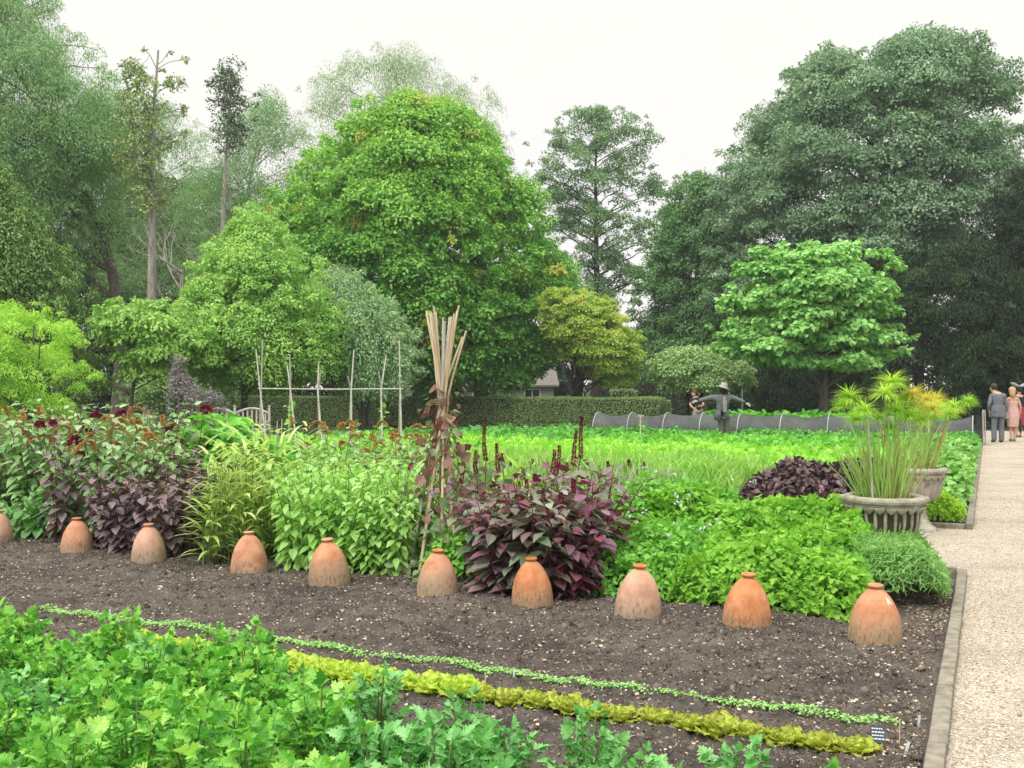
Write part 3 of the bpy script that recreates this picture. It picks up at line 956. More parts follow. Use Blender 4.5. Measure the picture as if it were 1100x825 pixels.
M_stemg = noise_mat('stem_green', [(.10, .17, .04), (.16, .26, .07)], scale=20, rough=.6)
M_stemr = noise_mat('stem_red', [(.10, .02, .03), (.20, .05, .05)], scale=20, rough=.6)
M_stemb = noise_mat('stem_brown', [(.10, .06, .04), (.17, .11, .06)], scale=20, rough=.7)
ML_amg = leaf_mat('amaranth_leaf', [(84, 138, 60), (112, 164, 82), (140, 184, 110), (168, 198, 146), (124, 96, 82)], trans=.25, spec=.45, tintw=.3)
ML_amr = leaf_mat('red_amaranth_leaf', [(124, 24, 48), (116, 60, 82), (142, 92, 112), (116, 128, 104), (152, 122, 136), (172, 32, 46)], trans=.2, spec=.5, tintw=.35)
ML_per = leaf_mat('perilla_leaf', [(78, 62, 66), (108, 90, 96), (132, 116, 120), (146, 104, 84)], trans=.12, spec=.5, tintw=.3)
ML_lim = leaf_mat('lime_amaranth_leaf', [(126, 184, 74), (154, 208, 96), (176, 224, 122), (198, 234, 152)], trans=.38, tintw=.3)
ML_grs = leaf_mat('variegated_blade', [(146, 192, 92), (180, 214, 114), (208, 228, 144), (230, 234, 160)], trans=.45, tintw=.3)
ML_hya = leaf_mat('bean_vine_leaf', [(110, 144, 88), (134, 162, 110), (150, 160, 120), (142, 104, 92), (124, 78, 72)], trans=.25, spec=.4, tintw=.45)
ML_par = leaf_mat('parsley_leaf', [(92, 160, 48), (122, 194, 62), (154, 216, 86)], trans=.38, tintw=.4)
ML_lov = leaf_mat('lovage_leaf', [(100, 166, 42), (140, 202, 58), (176, 226, 88)], trans=.4, tintw=.4)
ML_cam = leaf_mat('chamomile_leaf', [(108, 164, 76), (138, 190, 98), (166, 212, 124)], trans=.35, tintw=.4)
ML_cel = leaf_mat('celery_leaf', [(50, 122, 34), (100, 180, 56), (148, 216, 84), (204, 234, 118)], trans=.38, spec=.4, tintw=.3, rough=.42)
ML_celb = leaf_mat('celery_leaf_bluish', [(70, 146, 56), (100, 178, 80), (132, 200, 112), (164, 216, 146)], trans=.3, spec=.5, tintw=.3, rough=.4)
ML_let = leaf_mat('lettuce_leaf_lime', [(164, 200, 54), (194, 220, 76), (216, 230, 108)], trans=.4)
ML_leb = leaf_mat('lettuce_leaf_bronze', [(150, 150, 50), (176, 190, 62), (200, 216, 84)], trans=.35)
ML_see = leaf_mat('seedling_leaf', [(130, 190, 90), (164, 214, 124), (190, 228, 150)], trans=.35)
ML_cro = leaf_mat('crop_leaf', [(86, 168, 40), (120, 200, 58), (156, 222, 86)], trans=.38, tintw=.5)
ML_chd = leaf_mat('chard_leaf', [(124, 196, 44), (160, 222, 70), (194, 236, 110)], trans=.4, tintw=.5)
ML_pot = leaf_mat('potato_leaf', [(70, 142, 48), (98, 174, 66), (124, 194, 90)], trans=.3, tintw=.5)
ML_cab = leaf_mat('cabbage_leaf', [(100, 160, 66), (130, 188, 84), (160, 208, 120)], trans=.25, tintw=.4)
ML_fen = leaf_mat('fennel_leaf', [(118, 184, 62), (150, 208, 84), (186, 214, 118)], trans=.35, tintw=.4)
ML_ora = leaf_mat('purple_leaf', [(56, 38, 40), (86, 62, 64), (116, 92, 94)], trans=.1, spec=.55, tintw=.4)
ML_gou = leaf_mat('gourd_leaf', [(84, 164, 40), (114, 194, 56), (146, 214, 82)], trans=.35, tintw=.4)
ML_mnd = leaf_mat('golden_mound_leaf', [(132, 184, 30), (164, 214, 44), (200, 222, 64)], trans=.4, tintw=.6)
ML_spm = leaf_mat('maroon_flower', [(110, 26, 56), (140, 40, 72), (164, 64, 92)], trans=.1, spec=.15, tintw=.4)
ML_spo = leaf_mat('orange_flower', [(166, 122, 66), (196, 152, 84), (214, 178, 106)], trans=.1, spec=.15, tintw=.4)
ML_spg = leaf_mat('green_flower', [(156, 190, 80), (180, 206, 104)], trans=.1, spec=.15, tintw=.4)


def bez(h, lean, ang, n=7, curl=.0):
    pts = []
    for i in range(n):
        t = i / (n - 1)
        r = lean * t ** 1.6
        pts.append((math.cos(ang) * r, math.sin(ang) * r, h * t - curl * t ** 3))
    return pts


def interp(pts, t):
    f = t * (len(pts) - 1); i = min(len(pts) - 2, int(f))
    return Vector(pts[i]).lerp(Vector(pts[i + 1]), f - i)


def spike(kind, mat, tip, h, w):
    """flower spike as a mass of small bristles round an axis; drooping tassels bend over"""
    c = int(520 * max(.5, h / .2))
    t = rng.random(c)
    a = rng.uniform(0, 2 * PI, c)
    r = w * (1 - t * .75) * rng.random(c) ** .4
    if kind == 'droop':
        x = t * t * h * .75; z = h * (.9 * t - 1.1 * t * t * t * .85)
        ax = np.stack([x, np.zeros(c), z], -1)
    else:
        ax = np.stack([.05 * h * np.sin(t * 3), np.zeros(c), t * h], -1)
    P = np.array(tip) + ax + np.stack([r * np.cos(a), r * np.sin(a), rng.uniform(-.5, .5, c) * w], -1)
    d = np.stack([np.cos(a), np.sin(a), .5 * np.ones(c)], -1)
    return leaves('flower_spike', T_diamond(.5, .2), P, d, rdir(c), w * rng.uniform(.7, 1.3, c), mat)


def herb(name, label, cat, group, lm, sm, h=1.0, nst=3, spread=.2, tpl=None, ls=.12, nodes=12, pern=2, t0=.15, shrink=.5, droop=.5, up=.8, pet=.05, spikes=None, sw=.02, sr=.007, curl=0., base_spread=.03, litter=0):
    root = thing(name, label, cat, (0, 0, 0), 0, group)
    b = MB()
    P = []; D = []; Nn = []; S = []
    tips = []
    for k in range(nst):
        ang = 2 * PI * (k + random.random() * .6) / max(1, nst)
        hh = h * random.uniform(.72, 1.05) if nst > 1 else h
        pts = bez(hh, spread * random.uniform(.4, 1.1) if nst > 1 else spread * .3, ang, curl=curl)
        ox, oy = math.cos(ang) * base_spread, math.sin(ang) * base_spread
        pts = [(x + ox, y + oy, z) for x, y, z in pts]
        b.tube(pts, [sr * (1 - .65 * i / 6) for i in range(7)], 5, cap=False)
        tips.append((pts[-1], ang))
        for j in range(nodes):
            t = t0 + (1 - t0) * (j + .5 * random.random()) / nodes
            p = interp(pts, t)
            s = ls * (1 - shrink * t ** 2) * random.uniform(.75, 1.2)
            a0 = j * 2.4 + k
            for q in range(pern):
                a = a0 + q * 2 * PI / pern + random.uniform(-.4, .4)
                o = Vector((math.cos(a), math.sin(a), 0))
                dn = -droop * random.uniform(.3, 1.3) + (.9 if t > .93 else .1)
                d = o + Vector((0, 0, dn))
                pp = p + o * pet * random.uniform(.6, 1.3) + Vector((0, 0, pet * .3))
                P.append(pp); D.append(d); S.append(s)
                Nn.append(Vector((0, 0, up)) + o * (.45 + .25 * random.random()) + Vector((random.uniform(-.35, .35), random.uniform(-.35, .35), 0)))
    if sm: b.build('stem', sm, root)
    put('foliage', leaves(name + '_foliage', tpl or T_O, np.array(P), np.array(D), np.array(Nn), np.array(S), lm, wvar=.15), root)
    if spikes:
        kind, mat, sh, cnt = spikes
        for (tp, ang) in tips[:cnt]:
            s = sh * random.uniform(.6, 1.15)
            o = put('flower_spike', spike(kind, mat, (0, 0, -.02), s, sw), root, tp)
            o.rotation_euler = (random.uniform(-.12, .12), random.uniform(-.12, .12), random.uniform(0, 6.28))
    return root


def plant_out(protos, spots, group=None, smin=.85, smax=1.12, labels=None, tilt=.06):
    """first use moves the built plant itself, every further spot gets copies of it and of its parts"""
    used = set()
    res = []
    for i, (x, y, z) in enumerate(spots):
        k = i % len(protos) if i < len(protos) else random.randrange(len(protos))
        s = random.uniform(smin, smax); rz = random.uniform(0, 6.28)
        tl = (random.uniform(-tilt, tilt), random.uniform(-tilt, tilt))
        p = protos[k]
        if k not in used:
            used.add(k)
            o = p
            o.location = (x, y, z); o.rotation_euler = (tl[0], tl[1], rz); o.scale = (s, s, s)
        else:
            o = copy_tree(p, (x, y, z), rz, s, tilt=tl)
        res.append(o)
    for k, p in enumerate(protos):
        if k not in used:
            for c in list(p.children): bpy.data.objects.remove(c)
            bpy.data.objects.remove(p)
    return res


def grid(u0, u1, v0, v1, du, dv, j=.3):
    out = []
    u = u0 + du / 2
    r = 0
    while u < u1 + 1e-6:
        v = v0 + dv * (.5 if r % 2 else .25)
        while v < v1:
            p = gp(u + random.uniform(-j, j) * du, v + random.uniform(-j, j) * dv)
            out.append((p.x, p.y, 0.0)); v += dv
        u += du; r += 1
    return out


# --- tall mixed amaranths at the left
G1 = 'tall green amaranths with rusty tassels at the left'
L1 = 'tall amaranth with pale green drooping leaves and rusty tassels behind the leftmost terracotta pots'
am = [herb('amaranth_plant', L1, 'plant', G1, ML_amg, M_stemr, h=1.28, nst=5, spread=.30, ls=.17, nodes=17, pern=2, t0=.12, droop=.55, pet=.05, spikes=('droop', ML_spo, .30, 1 + (i == 1)), sw=.016) for i in range(3)]
plant_out(am, [q for q in grid(2.85, 5.2, 6.9, 11.6, .40, .42) if 550 + q[0] / q[1] * F < 196], smin=.86, smax=1.12)
am2 = [herb('amaranth_plant', 'amaranth with plum leaves and maroon tassels standing among the tall green amaranths', 'plant', 'plum amaranths among the green ones', ML_per, M_stemr, h=1.2, nst=4, spread=.22, ls=.17, nodes=13, droop=.5, spikes=('droop', ML_spm, .24, 4), sw=.026) for i in range(1)]
s1 = [at(62, 10.3), at(205, 11.0), at(118, 11.6)]
plant_out(am2, [(p.x, p.y, 0) for p in s1])
# broad pale leaves low in front of them
lw = [herb('bean_plant', 'low bean plant with broad soft green leaves at the foot of the left amaranths', 'plant', 'low broad-leaved plants at the left', leaf_mat('bean_leaf', [(96, 158, 76), (122, 182, 100), (150, 200, 128)], trans=.35), M_stemg, h=.62, nst=5, spread=.28, tpl=T_W, ls=.15, nodes=8, pern=2, droop=.7) for i in range(2)]
plant_out(lw, [tuple(at(px, d)) for px, d in ((24, 10.75), (42, 10.7), (-20, 11.1), (58, 10.8))], smin=.7, smax=1.0)

# --- purple perilla
G2 = 'purple perillas behind the third and fourth pots from the left'
pe = [herb('perilla_plant', 'bushy dark purple perilla with matt crinkled leaves between amaranths and striped grass', 'plant', G2, ML_per, M_stemr, h=.80, nst=9, spread=.36, tpl=T_W, ls=.13, nodes=13, pern=2, t0=.05, droop=.55, pet=.035) for i in range(3)]
plant_out(pe, [tuple(at(px, d)) for px, d in ((132, 9.75), (158, 9.7), (185, 9.55), (205, 9.7), (145, 10.1), (172, 10.05), (198, 10.0), (215, 9.9), (180, 10.5), (205, 10.5), (225, 10.4), (205, 11.0), (228, 10.9), (120, 10.0))], smin=.82, smax=1.15)

# --- striped grass-like canes
def reed(label, group, h=1.12, nst=9):
    root = thing('striped_reed', label, 'plant', (0, 0, 0), 0, group)
    b = MB(); P = []; D = []; Nn = []; S = []
    for k in range(nst):
        ang = random.uniform(0, 6.28)
        pts = bez(h * random.uniform(.5, 1.05), random.uniform(.02, .22), ang)
        o = random.uniform(0, .12)
        pts = [(x + math.cos(k * 2.4) * o, y + math.sin(k * 2.4) * o, z) for x, y, z in pts]
        b.tube(pts, [.006 - .0007 * i for i in range(7)], 5, cap=False)
        nn = 9
        for j in range(nn):
            t = .12 + .88 * j / (nn - 1)
            a = j * PI + k + random.uniform(-.6, .6)
            P.append(interp(pts, t)); D.append(Vector((math.cos(a), math.sin(a), random.uniform(.3, 1.2)))); S.append(random.uniform(.22, .40))
            Nn.append(Vector((-.6 * math.cos(a), -.6 * math.sin(a), 1)))
    b.build('stem', M_stemg, root)
    put('foliage', leaves('reed_foliage', T_B, np.array(P), np.array(D), np.array(Nn), np.array(S), ML_grs, wvar=.3), root)
    return root


G3 = 'striped reeds between the perilla and the lime amaranths'
rd = [reed('clump of narrow yellow-striped reed leaves between purple perilla and lime green amaranth', G3) for i in range(3)]
plant_out(rd, [tuple(at(px, d)) for px, d in ((222, 9.1), (238, 9.25), (255, 9.15), (272, 9.3), (290, 9.5), (230, 9.6), (250, 9.7), (270, 9.75), (292, 9.9), (312, 10.0), (255, 10.3), (280, 10.4), (300, 10.6), (330, 10.8))], smin=.85, smax=1.1)

# --- lime green amaranths
G4 = 'lime green amaranths in the middle of the bed'
la = [herb('lime_amaranth', 'lime green leafy amaranth in the clump behind the middle terracotta pots', 'plant', G4, ML_lim, M_stemg, h=.98, nst=6, spread=.30, ls=.12, nodes=20, pern=2, t0=.06, droop=.6, pet=.05, spikes=('droop', ML_spg, .12, 2), sw=.009) for i in range(3)]
plant_out(la, [tuple(at(px, d)) for px, d in ((318, 8.9), (345, 8.75), (372, 8.7), (400, 8.6), (425, 8.55), (312, 9.3), (338, 9.2), (365, 9.1), (392, 9.05), (420, 8.95), (445, 8.9), (325, 9.7), (352, 9.6), (380, 9.5), (408, 9.45), (435, 9.4), (340, 10.1), (370, 10.0), (400, 9.95), (430, 9.9), (455, 9.8))], smin=.86, smax=1.08)
# rusty amaranths showing behind them
G5 = 'rusty amaranths behind the lime clump'
rb = [herb('rusty_amaranth', 'grey-green amaranth with curling rusty tassels behind the lime clump', 'plant', G5, ML_amg, M_stemr, h=1.12, nst=4, spread=.25, ls=.17, nodes=12, pern=2, t0=.3, droop=.4, spikes=('droop', ML_spo, .20, 4), sw=.018) for i in range(2)]
plant_out(rb, [tuple(at(px, d)) for px, d in ((340, 12.4), (362, 12.0), (385, 12.3), (405, 11.8), (425, 12.2), (445, 11.8), (460, 12.4), (392, 12.9), (430, 12.9))], smin=.9, smax=1.1)

# --- red amaranths
G6 = 'red amaranths behind the middle right pots'
ML_ar1 = leaf_mat('red_amaranth_leaf_green', [(78, 104, 70), (106, 132, 96), (122, 70, 90), (138, 160, 128), (112, 40, 60), (166, 176, 160)], trans=.2, spec=.5, tintw=.3)
ML_ar2 = leaf_mat('red_amaranth_leaf_crimson', [(104, 20, 40), (120, 44, 66), (112, 76, 92), (146, 112, 128), (150, 26, 40)], trans=.25, spec=.5, tintw=.35)
ra = []
for q, (mt, n_) in enumerate(((ML_ar1, 'grey-green leaves'), (ML_amr, 'mauve leaves'), (ML_ar2, 'crimson leaves'))):
    ra.append([herb('red_amaranth', 'large red-stemmed amaranth with %s in the clump behind the middle right pots' % n_, 'plant', 'red amaranths with ' + n_, mt, M_stemr, h=.92, nst=6, spread=.36, ls=.19, nodes=13, pern=2, t0=.06, droop=.28, pet=.05, spikes=('up', ML_spm, .11, 1), sw=.014, sr=.009) for i in range(2)])
rs = [[], [], []]
for px, d in ((532, 7.9), (558, 7.78), (592, 7.68), (618, 7.7), (522, 8.25), (548, 8.15), (582, 8.05), (612, 8.0), (634, 8.05), (532, 8.65), (565, 8.55), (600, 8.5), (630, 8.5), (645, 8.35), (575, 7.75)):
    q = random.random() + (px - 575) / 190
    rs[0 if q < .25 else 1 if q < .8 else 2].append(tuple(at(px, d)))
for q in range(3): plant_out(ra[q], rs[q], smin=.8, smax=1.08)
tl = [herb('red_amaranth', 'tallest crimson amaranth spikes rising above the red clump', 'plant', 'crimson spikes above the red clump', ML_ar2, M_stemr, h=1.08, nst=4, spread=.18, ls=.16, nodes=9, t0=.35, droop=.5, spikes=('up', ML_spm, .34, 4), sw=.015, sr=.011) for i in range(2)]
plant_out(tl, [tuple(at(px, d)) for px, d in ((518, 8.9), (606, 9.0))], smin=.9, smax=1.08)
# low row of dark red spikes further back
lr = [herb('amaranth_seedling', 'short dark red amaranth in the row behind the red clump', 'plant', 'short red row', ML_amr, M_stemr, h=.5, nst=3, spread=.1, ls=.1, nodes=5, droop=.4, spikes=('up', ML_spm, .14, 3), sw=.02)]
plant_out(lr, [tuple(gp(8.6 + random.uniform(-.1, .1), 4.2 + .17 * i)) for i in range(13)])

# --- masses too dense to count: leaf shells over a lumpy mound
def mass(name, label, cat, u0, u1, v0, v1, hf, mat, tpl, size, dens, up=.9, droop=.3, lump=2.2, lamp=.35, depth=.55, edge=.22, kind='stuff', seed=0, flowers=None, spread=1.0):
    c = int((u1 - u0) * (v1 - v0) * dens)
    u = rng.uniform(u0, u1, c); v = rng.uniform(v0, v1, c)
    # wobbling margin
    wob = .5 * edge * (fbm(u * 1.7 + seed, v * 1.7 + 31 + seed, 3) - .5) * 4
    e = np.minimum(np.minimum(u - u0, u1 - u), np.minimum(v - v0, v1 - v)) + wob
    keep = e > 0
    u, v, e = u[keep], v[keep], e[keep]
    c = len(u)
    lum = fbm(u * lump + seed * 3.1, v * lump + seed * 7.7, 3)
    top = hf(u, v) * np.clip(e / edge, 0, 1) ** .45 * (1 + lamp * (lum - .5) * 2)
    q = rng.random(c) ** 1.7
    z = np.maximum(top * (1 - depth * q) + rng.normal(0, size * .15, c), .01)
    P = gpa(u, v, z)
    # outward slope of the mound
    ep = .06
    gx = (fbm((u + ep) * lump + seed * 3.1, v * lump + seed * 7.7, 3) - lum) / ep
    gy = (fbm(u * lump + seed * 3.1, (v + ep) * lump + seed * 7.7, 3) - lum) / ep
    sl = -np.stack([gx * PD[0] + gy * RD[0], gx * PD[1] + gy * RD[1], np.zeros(c)], -1) * hf(u, v)[:, None] * lamp * 2
    ed = np.clip(1 - e / edge, 0, 1)
    uc, vc = (u0 + u1) / 2, (v0 + v1) / 2
    od = np.stack([(u - uc) / (u1 - u0), (v - vc) / (v1 - v0)], -1)
    ow = od[:, :1] * np.array([[PD[0], PD[1], 0]]) + od[:, 1:] * np.array([[RD[0], RD[1], 0]])
    nn = nrm(np.array((0, 0, up)) + sl + ow * ed[:, None] * 2 + rdir(c) * .55)
    dd = nrm(rdir(c) * spread + sl * .5 + ow * ed[:, None] - np.array((0, 0, droop)))
    o = put(name, leaves(name, tpl, P, dd, nn, size * rng.uniform(.6, 1.3, c), mat, tint=np.clip((fbm(u * 2.5 + 5, v * 2.5, 3) - .25) * 2, 0, 1), wvar=.2))
    return tag(o, label, cat, None, kind)


mass('parsley_patch', 'bright green parsley-like herbs with tiny pale flowers right of the red amaranths', 'herbs', 2.62, 4.8, 1.75, 4.15, lambda u, v: .30 + .19 * np.clip(u - 2.6, 0, 2.2), ML_par, T_O, .058, 4200, lump=2.6, lamp=.42, seed=1, edge=.2, depth=.75)
mass('lovage_patch', 'yellow-green lovage with lobed leaves behind the two rightmost terracotta pots', 'herbs', 2.58, 4.75, .62, 2.0, lambda u, v: .34 + .15 * np.clip(u - 2.6, 0, 2.2), ML_lov, T_lobed(1.15), .054, 6800, lump=3.4, lamp=.38, seed=2, edge=.2, depth=.75)
mass('lovage_patch', 'taller yellow-green leafy herbs at the back of the near bed below the purple patch', 'herbs', 3.9, 4.85, 1.0, 2.9, lambda u, v: .62 + 0 * u, ML_lov, T_lobed(1.15), .062, 4000, lump=2.4, lamp=.35, seed=12, edge=.2, depth=.75)
mass('chamomile_mound', 'fine feathery green mound at the corner of the bed beside the path', 'herbs', 3.1, 4.82, .12, 1.0, lambda u, v: .44 + 0 * u, ML_cam, T_blade(.16, .3), .06, 16000, lump=2.0, lamp=.25, seed=3, edge=.25, up=.5, depth=.5)
# small pale borage flowers over the herbs
c = 60
uu = rng.uniform(2.7, 4.6, c); vv = rng.uniform(1.7, 3.9, c)
M_bor = leaf_mat('borage_flower', [(170, 176, 214), (205, 208, 232), (230, 228, 240)], trans=.2)
pp = gpa(uu, vv, .36 + .2 * np.clip(uu - 2.6, 0, 2.2) + .10)
pp = np.repeat(pp, 5, 0) + rng.normal(0, .012, (c * 5, 3))
tag(put('borage_flowers', leaves('borage_flowers', T_O, pp, rdir(c * 5), np.array((0, 0, 1.)) + rdir(c * 5) * .6, .028, M_bor)), 'tiny pale lilac flowers scattered above the bright green herbs', 'flowers', None, 'stuff')

mass('dark_basil_patch', 'dense patch of glossy blackish purple leaves behind the papyrus urns', 'herbs', 8.3, 10.3, .95, 2.8, lambda u, v: .60 + .08 * np.sin(v * 2), ML_ora, T_O, .10, 2600, lump=1.8, lamp=.25, seed=4, edge=.25)
mass('golden_mound', 'low bright yellow-green mound at the corner of the far bed beside the urn', 'herbs', 8.06, 9.25, .1, .62, lambda u, v: .36 + 0 * u, ML_mnd, T_O, .05, 7000, lump=2.5, lamp=.35, seed=5, edge=.2)
mass('fennel_patch', 'wispy yellowish green stems in the bed beyond the red amaranths', 'herbs', 8.3, 11.2, 2.75, 9.5, lambda u, v: .48 + 0 * u, ML_fen, T_blade(.10, .3), .16, 1300, lump=1.5, lamp=.3, seed=6, up=.2, droop=-1.0, spread=.6)
mass('leek_row', 'grey-green strappy leaves standing between red spikes and herbs', 'vegetables', 8.05, 8.5, 3.5, 7.5, lambda u, v: .42 + 0 * u, leaf_mat('leek_leaf', [(140, 178, 110), (170, 200, 140)], trans=.3), T_blade(.10, .3), .2, 1500, seed=16, up=.2, droop=-1.2, spread=.6)
mass('chard_rows', 'broad band of pale lime green leaf vegetables across the far bed', 'vegetables', 11.2, 16.5, 1.1, 15.5, lambda u, v: .36 + 0 * u, ML_chd, T_W, .135, 650, lump=2.2, lamp=.5, seed=7, up=.5, droop=-.4)
mass('bean_rows', 'band of mid-green vegetables where the scarecrow stands', 'vegetables', 16.4, 22.3, 1.1, 13.5, lambda u, v: .30 + 0 * u, ML_cro, T_W, .13, 600, lump=1.8, lamp=.5, seed=8, up=.6, droop=0)
mass('potato_rows', 'darker green potato-like rows in front of the netting', 'vegetables', 22.2, 26.0, .9, 13.0, lambda u, v: .31 + .04 * np.sin(u * 7), ML_pot, T_W, .12, 600, lump=1.6, lamp=.5, seed=9)
mass('cabbage_row', 'blue-green brassicas in a strip along the path edge', 'vegetables', 9.4, 21.5, .12, 1.05, lambda u, v: .40 + .05 * np.sin(u * 5), ML_cab, T_W, .115, 1300, lump=2.6, lamp=.5, seed=10, droop=-.2)
mass('path_herbs', 'rough green herbs and vines at the far end of the path edge beside the netting', 'herbs', 21.0, 26.2, .1, .95, lambda u, v: .36 + 0 * u, ML_pot, T_W, .11, 1400, lump=1.6, lamp=.5, seed=11)
mass('far_vegetables', 'light green leaves of a further crop showing beyond the netting', 'vegetables', 28.8, 31.5, 1.0, 9.0, lambda u, v: .66 + 0 * u, ML_cro, T_W, .17, 420, lump=1.3, lamp=.5, seed=13)
mass('gourd_vine', 'mound of big bright green gourd leaves in front of the bench', 'vine', 3.9, 5.3, 7.35, 8.7, lambda u, v: 1.12 + 0 * u, ML_gou, T_W, .16, 1100, lump=1.5, lamp=.2, seed=14, edge=.4)
mass('back_bed_greens', 'mixed green crops behind the flower clumps in front of the long hedge', 'vegetables', 8.4, 24, 9.0, 16, lambda u, v: .34 + 0 * u, ML_pot, T_W, .16, 330, lump=1.0, lamp=.5, seed=15)

# --- yellow cannas behind the red clump
cn = [herb('canna_plant', 'pale yellow-green upright leaves standing behind the red amaranth clump', 'plant', 'yellow canna shoots', ML_chd, M_stemg, h=.95, nst=3, spread=.12, tpl=T_ovate(.3, .12, .2), ls=.34, nodes=4, pern=1, t0=.4, droop=-1.0, up=.3)]
plant_out(cn, [tuple(at(px, d)) for px, d in ((548, 9.8), (560, 10.1), (540, 10.3))])

# --- celery in the foreground
def celery(label, group, mat, h=.45, nst=24, spr=.24):
    root = thing('celery_plant', label, 'plant', (0, 0, 0), 0, group)
    b = MB(); P = []; D = []; Nn = []; S = []
    for k in range(nst):
        ang = k * 2.39996 + random.uniform(-.3, .3)
        q = (k + .5) / nst
        lean = spr * (.15 + .95 * q)
        hh = h * (1.08 - .48 * q * q) * random.uniform(.85, 1.1)
        pts = [(math.cos(ang) * (.015 + lean * t ** 1.7), math.sin(ang) * (.015 + lean * t ** 1.7), hh * (t - .16 * t ** 3 * q * 2)) for t in [i / 6 for i in range(7)]]
        b.tube(pts, [.0085 - .001 * i for i in range(7)], 5, cap=False)
        o = Vector((math.cos(ang), math.sin(ang), 0)); sd = Vector((-math.sin(ang), math.cos(ang), 0))
        ax = (Vector(pts[6]) - Vector(pts[4])).normalized()
        for (t, n2, s) in ((.46, 2, .044), (.60, 2, .056), (.73, 2, .062), (.85, 2, .060), (.95, 2, .052), (1.0, 1, .068)):
            p = interp(pts, t)
            for e in range(n2):
                sg = 0 if n2 == 1 else (-1 if e else 1)
                d = ax * (.55 + .3 * random.random()) + sd * sg * 1.0 + o * .25 + Vector((0, 0, random.uniform(-.35, .15)))
                nn = Vector((0, 0, .7)) + o * .45 + sd * sg * random.uniform(-.1, .6) + Vector((random.uniform(-.55, .55), random.uniform(-.55, .55), 0))
                pp = p + (sd * sg * .022 if sg else Vector((0, 0, 0)))
                sc = s * random.uniform(.8, 1.25)
                P.append(pp); D.append(d); Nn.append(nn); S.append(sc)
                # each leaflet is doubled by a smaller one at its base
                for _q in range(2):
                    d2 = d + (ax * -.7 if sg else sd * random.choice((-1, 1)))
                    P.append(pp + d.normalized() * sc * .15); D.append(d2); Nn.append(nn + Vector((random.uniform(-.4, .4), random.uniform(-.4, .4), 0))); S.append(sc * .66)
    b.build('stalk', M_stemg, root)
    put('foliage', leaves('celery_foliage', T_L, np.array(P), np.array(D), np.array(Nn), np.array(S), mat, wvar=.15, smooth=False), root)
    return root


GC = 'celery plants in the foreground rows'
LC = 'leafy green celery plant in the dense foreground rows at the bottom left'
cp = [celery(LC, GC, ML_celb if i == 2 else ML_cel, h=(.38, .42, .35, .40, .33)[i % 5]) for i in range(6)]
big = []
for r, v0 in enumerate((3.0, 2.2, 1.5, 1.0, .7, .5, .4)):
    u = -.84 - r * .37
    v = v0 + (.15 if r % 2 else 0)
    while v < 7.0:
        p = gp(u + random.uniform(-.05, .05), v + random.uniform(-.05, .05))
        px = 550 + p.x / p.y * F
        if p.y > 1.9 and -90 < px < 1000: big.append((p.x, p.y, 0.0))
        v += .31
plant_out(cp, big, smin=.76, smax=1.06, tilt=.12)
cs = [celery('younger celery plant standing apart at the thin right end of the foreground rows', 'smaller celery plants at the row ends', ML_celb if i else ML_cel, h=.40, nst=11, spr=.2) for i in range(3)]
plant_out(cs, [tuple(gp(u, v)) for u, v in ((-1.08, .28), (-1.12, .62), (-1.12, 1.0), (-1.08, 1.2), (-1.15, 1.5), (-1.1, 1.72), (-1.45, .5), (-1.45, .75), (-1.4, 1.0), (-.82, 2.3), (-.84, 2.7))], smin=.66, smax=.9)

# --- lettuces
def lettuce(label, group, mat):
    root = thing('lettuce_plant', label, 'plant', (0, 0, 0), 0, group)
    P = []; D = []; Nn = []; S = []
    for k in range(24):
        a = k * 2.4; q = (k + .5) / 24
        o = Vector((math.cos(a), math.sin(a), 0))
        el = .25 + 1.2 * (1 - q)
        P.append(o * (.012 + .015 * q)); D.append(o * math.cos(el) + Vector((0, 0, math.sin(el)))); Nn.append(Vector((0, 0, 1)) - o * .9 * (1 - q) + Vector((random.uniform(-.2, .2),) * 3))
        S.append(.118 * random.uniform(.75, 1.15) * (.75 + .35 * q))
    put('foliage', leaves('lettuce_foliage', T_F, np.array(P), np.array(D), np.array(Nn), np.array(S), mat, wvar=.1), root)
    return root


lg = [lettuce('frilly lime green lettuce in the front row beside the celery', 'lime lettuces in the left of the row', ML_let) for i in range(2)]
plant_out(lg, [tuple(gp(-.03 + random.uniform(-.02, .02), v)) for v in np.arange(2.35, 4.9, .155)], smin=.85, smax=1.1)
lb = [lettuce('frilly bronze-tinged lettuce in the front row right of the gap with a marker', 'bronze lettuces in the right of the row', ML_leb) for i in range(2)]
plant_out(lb, [tuple(gp(-.03 + random.uniform(-.02, .02), v)) for v in np.arange(.36, 2.26, .15) if v > 0], smin=.72, smax=.95)

# --- seedlings
c = 5200
v = rng.uniform(.22, 6.0, c)
u = .44 + rng.normal(0, .022, c) + .012 * np.sin(v * 3)
dens = fbm(v * 2.3, v * 0 + 3.3, 3)
k = rng.random(c) < np.clip((dens - .22) * 6, .35, 1)
u, v = u[k], v[k]; c = len(u)
z0 = .008 + .055 * (fbm(u * 1.1, v * 1.1, 3) - .5) + .05 * (fbm(u * 7, v * 7, 3) - .5)
P = gpa(u, v, 0) ; P[:, 2] = z0 + rng.uniform(.008, .028, c)
tag(put('seedling_row', leaves('seedling_row', T_W, P, rdir(c) * np.array((1, 1, .4)), np.array((0, 0, 1.)) + .5 * rdir(c), rng.uniform(.011, .023, c), ML_see)), 'thin broken line of pale green seedlings across the soil', 'seedlings', None, 'stuff')

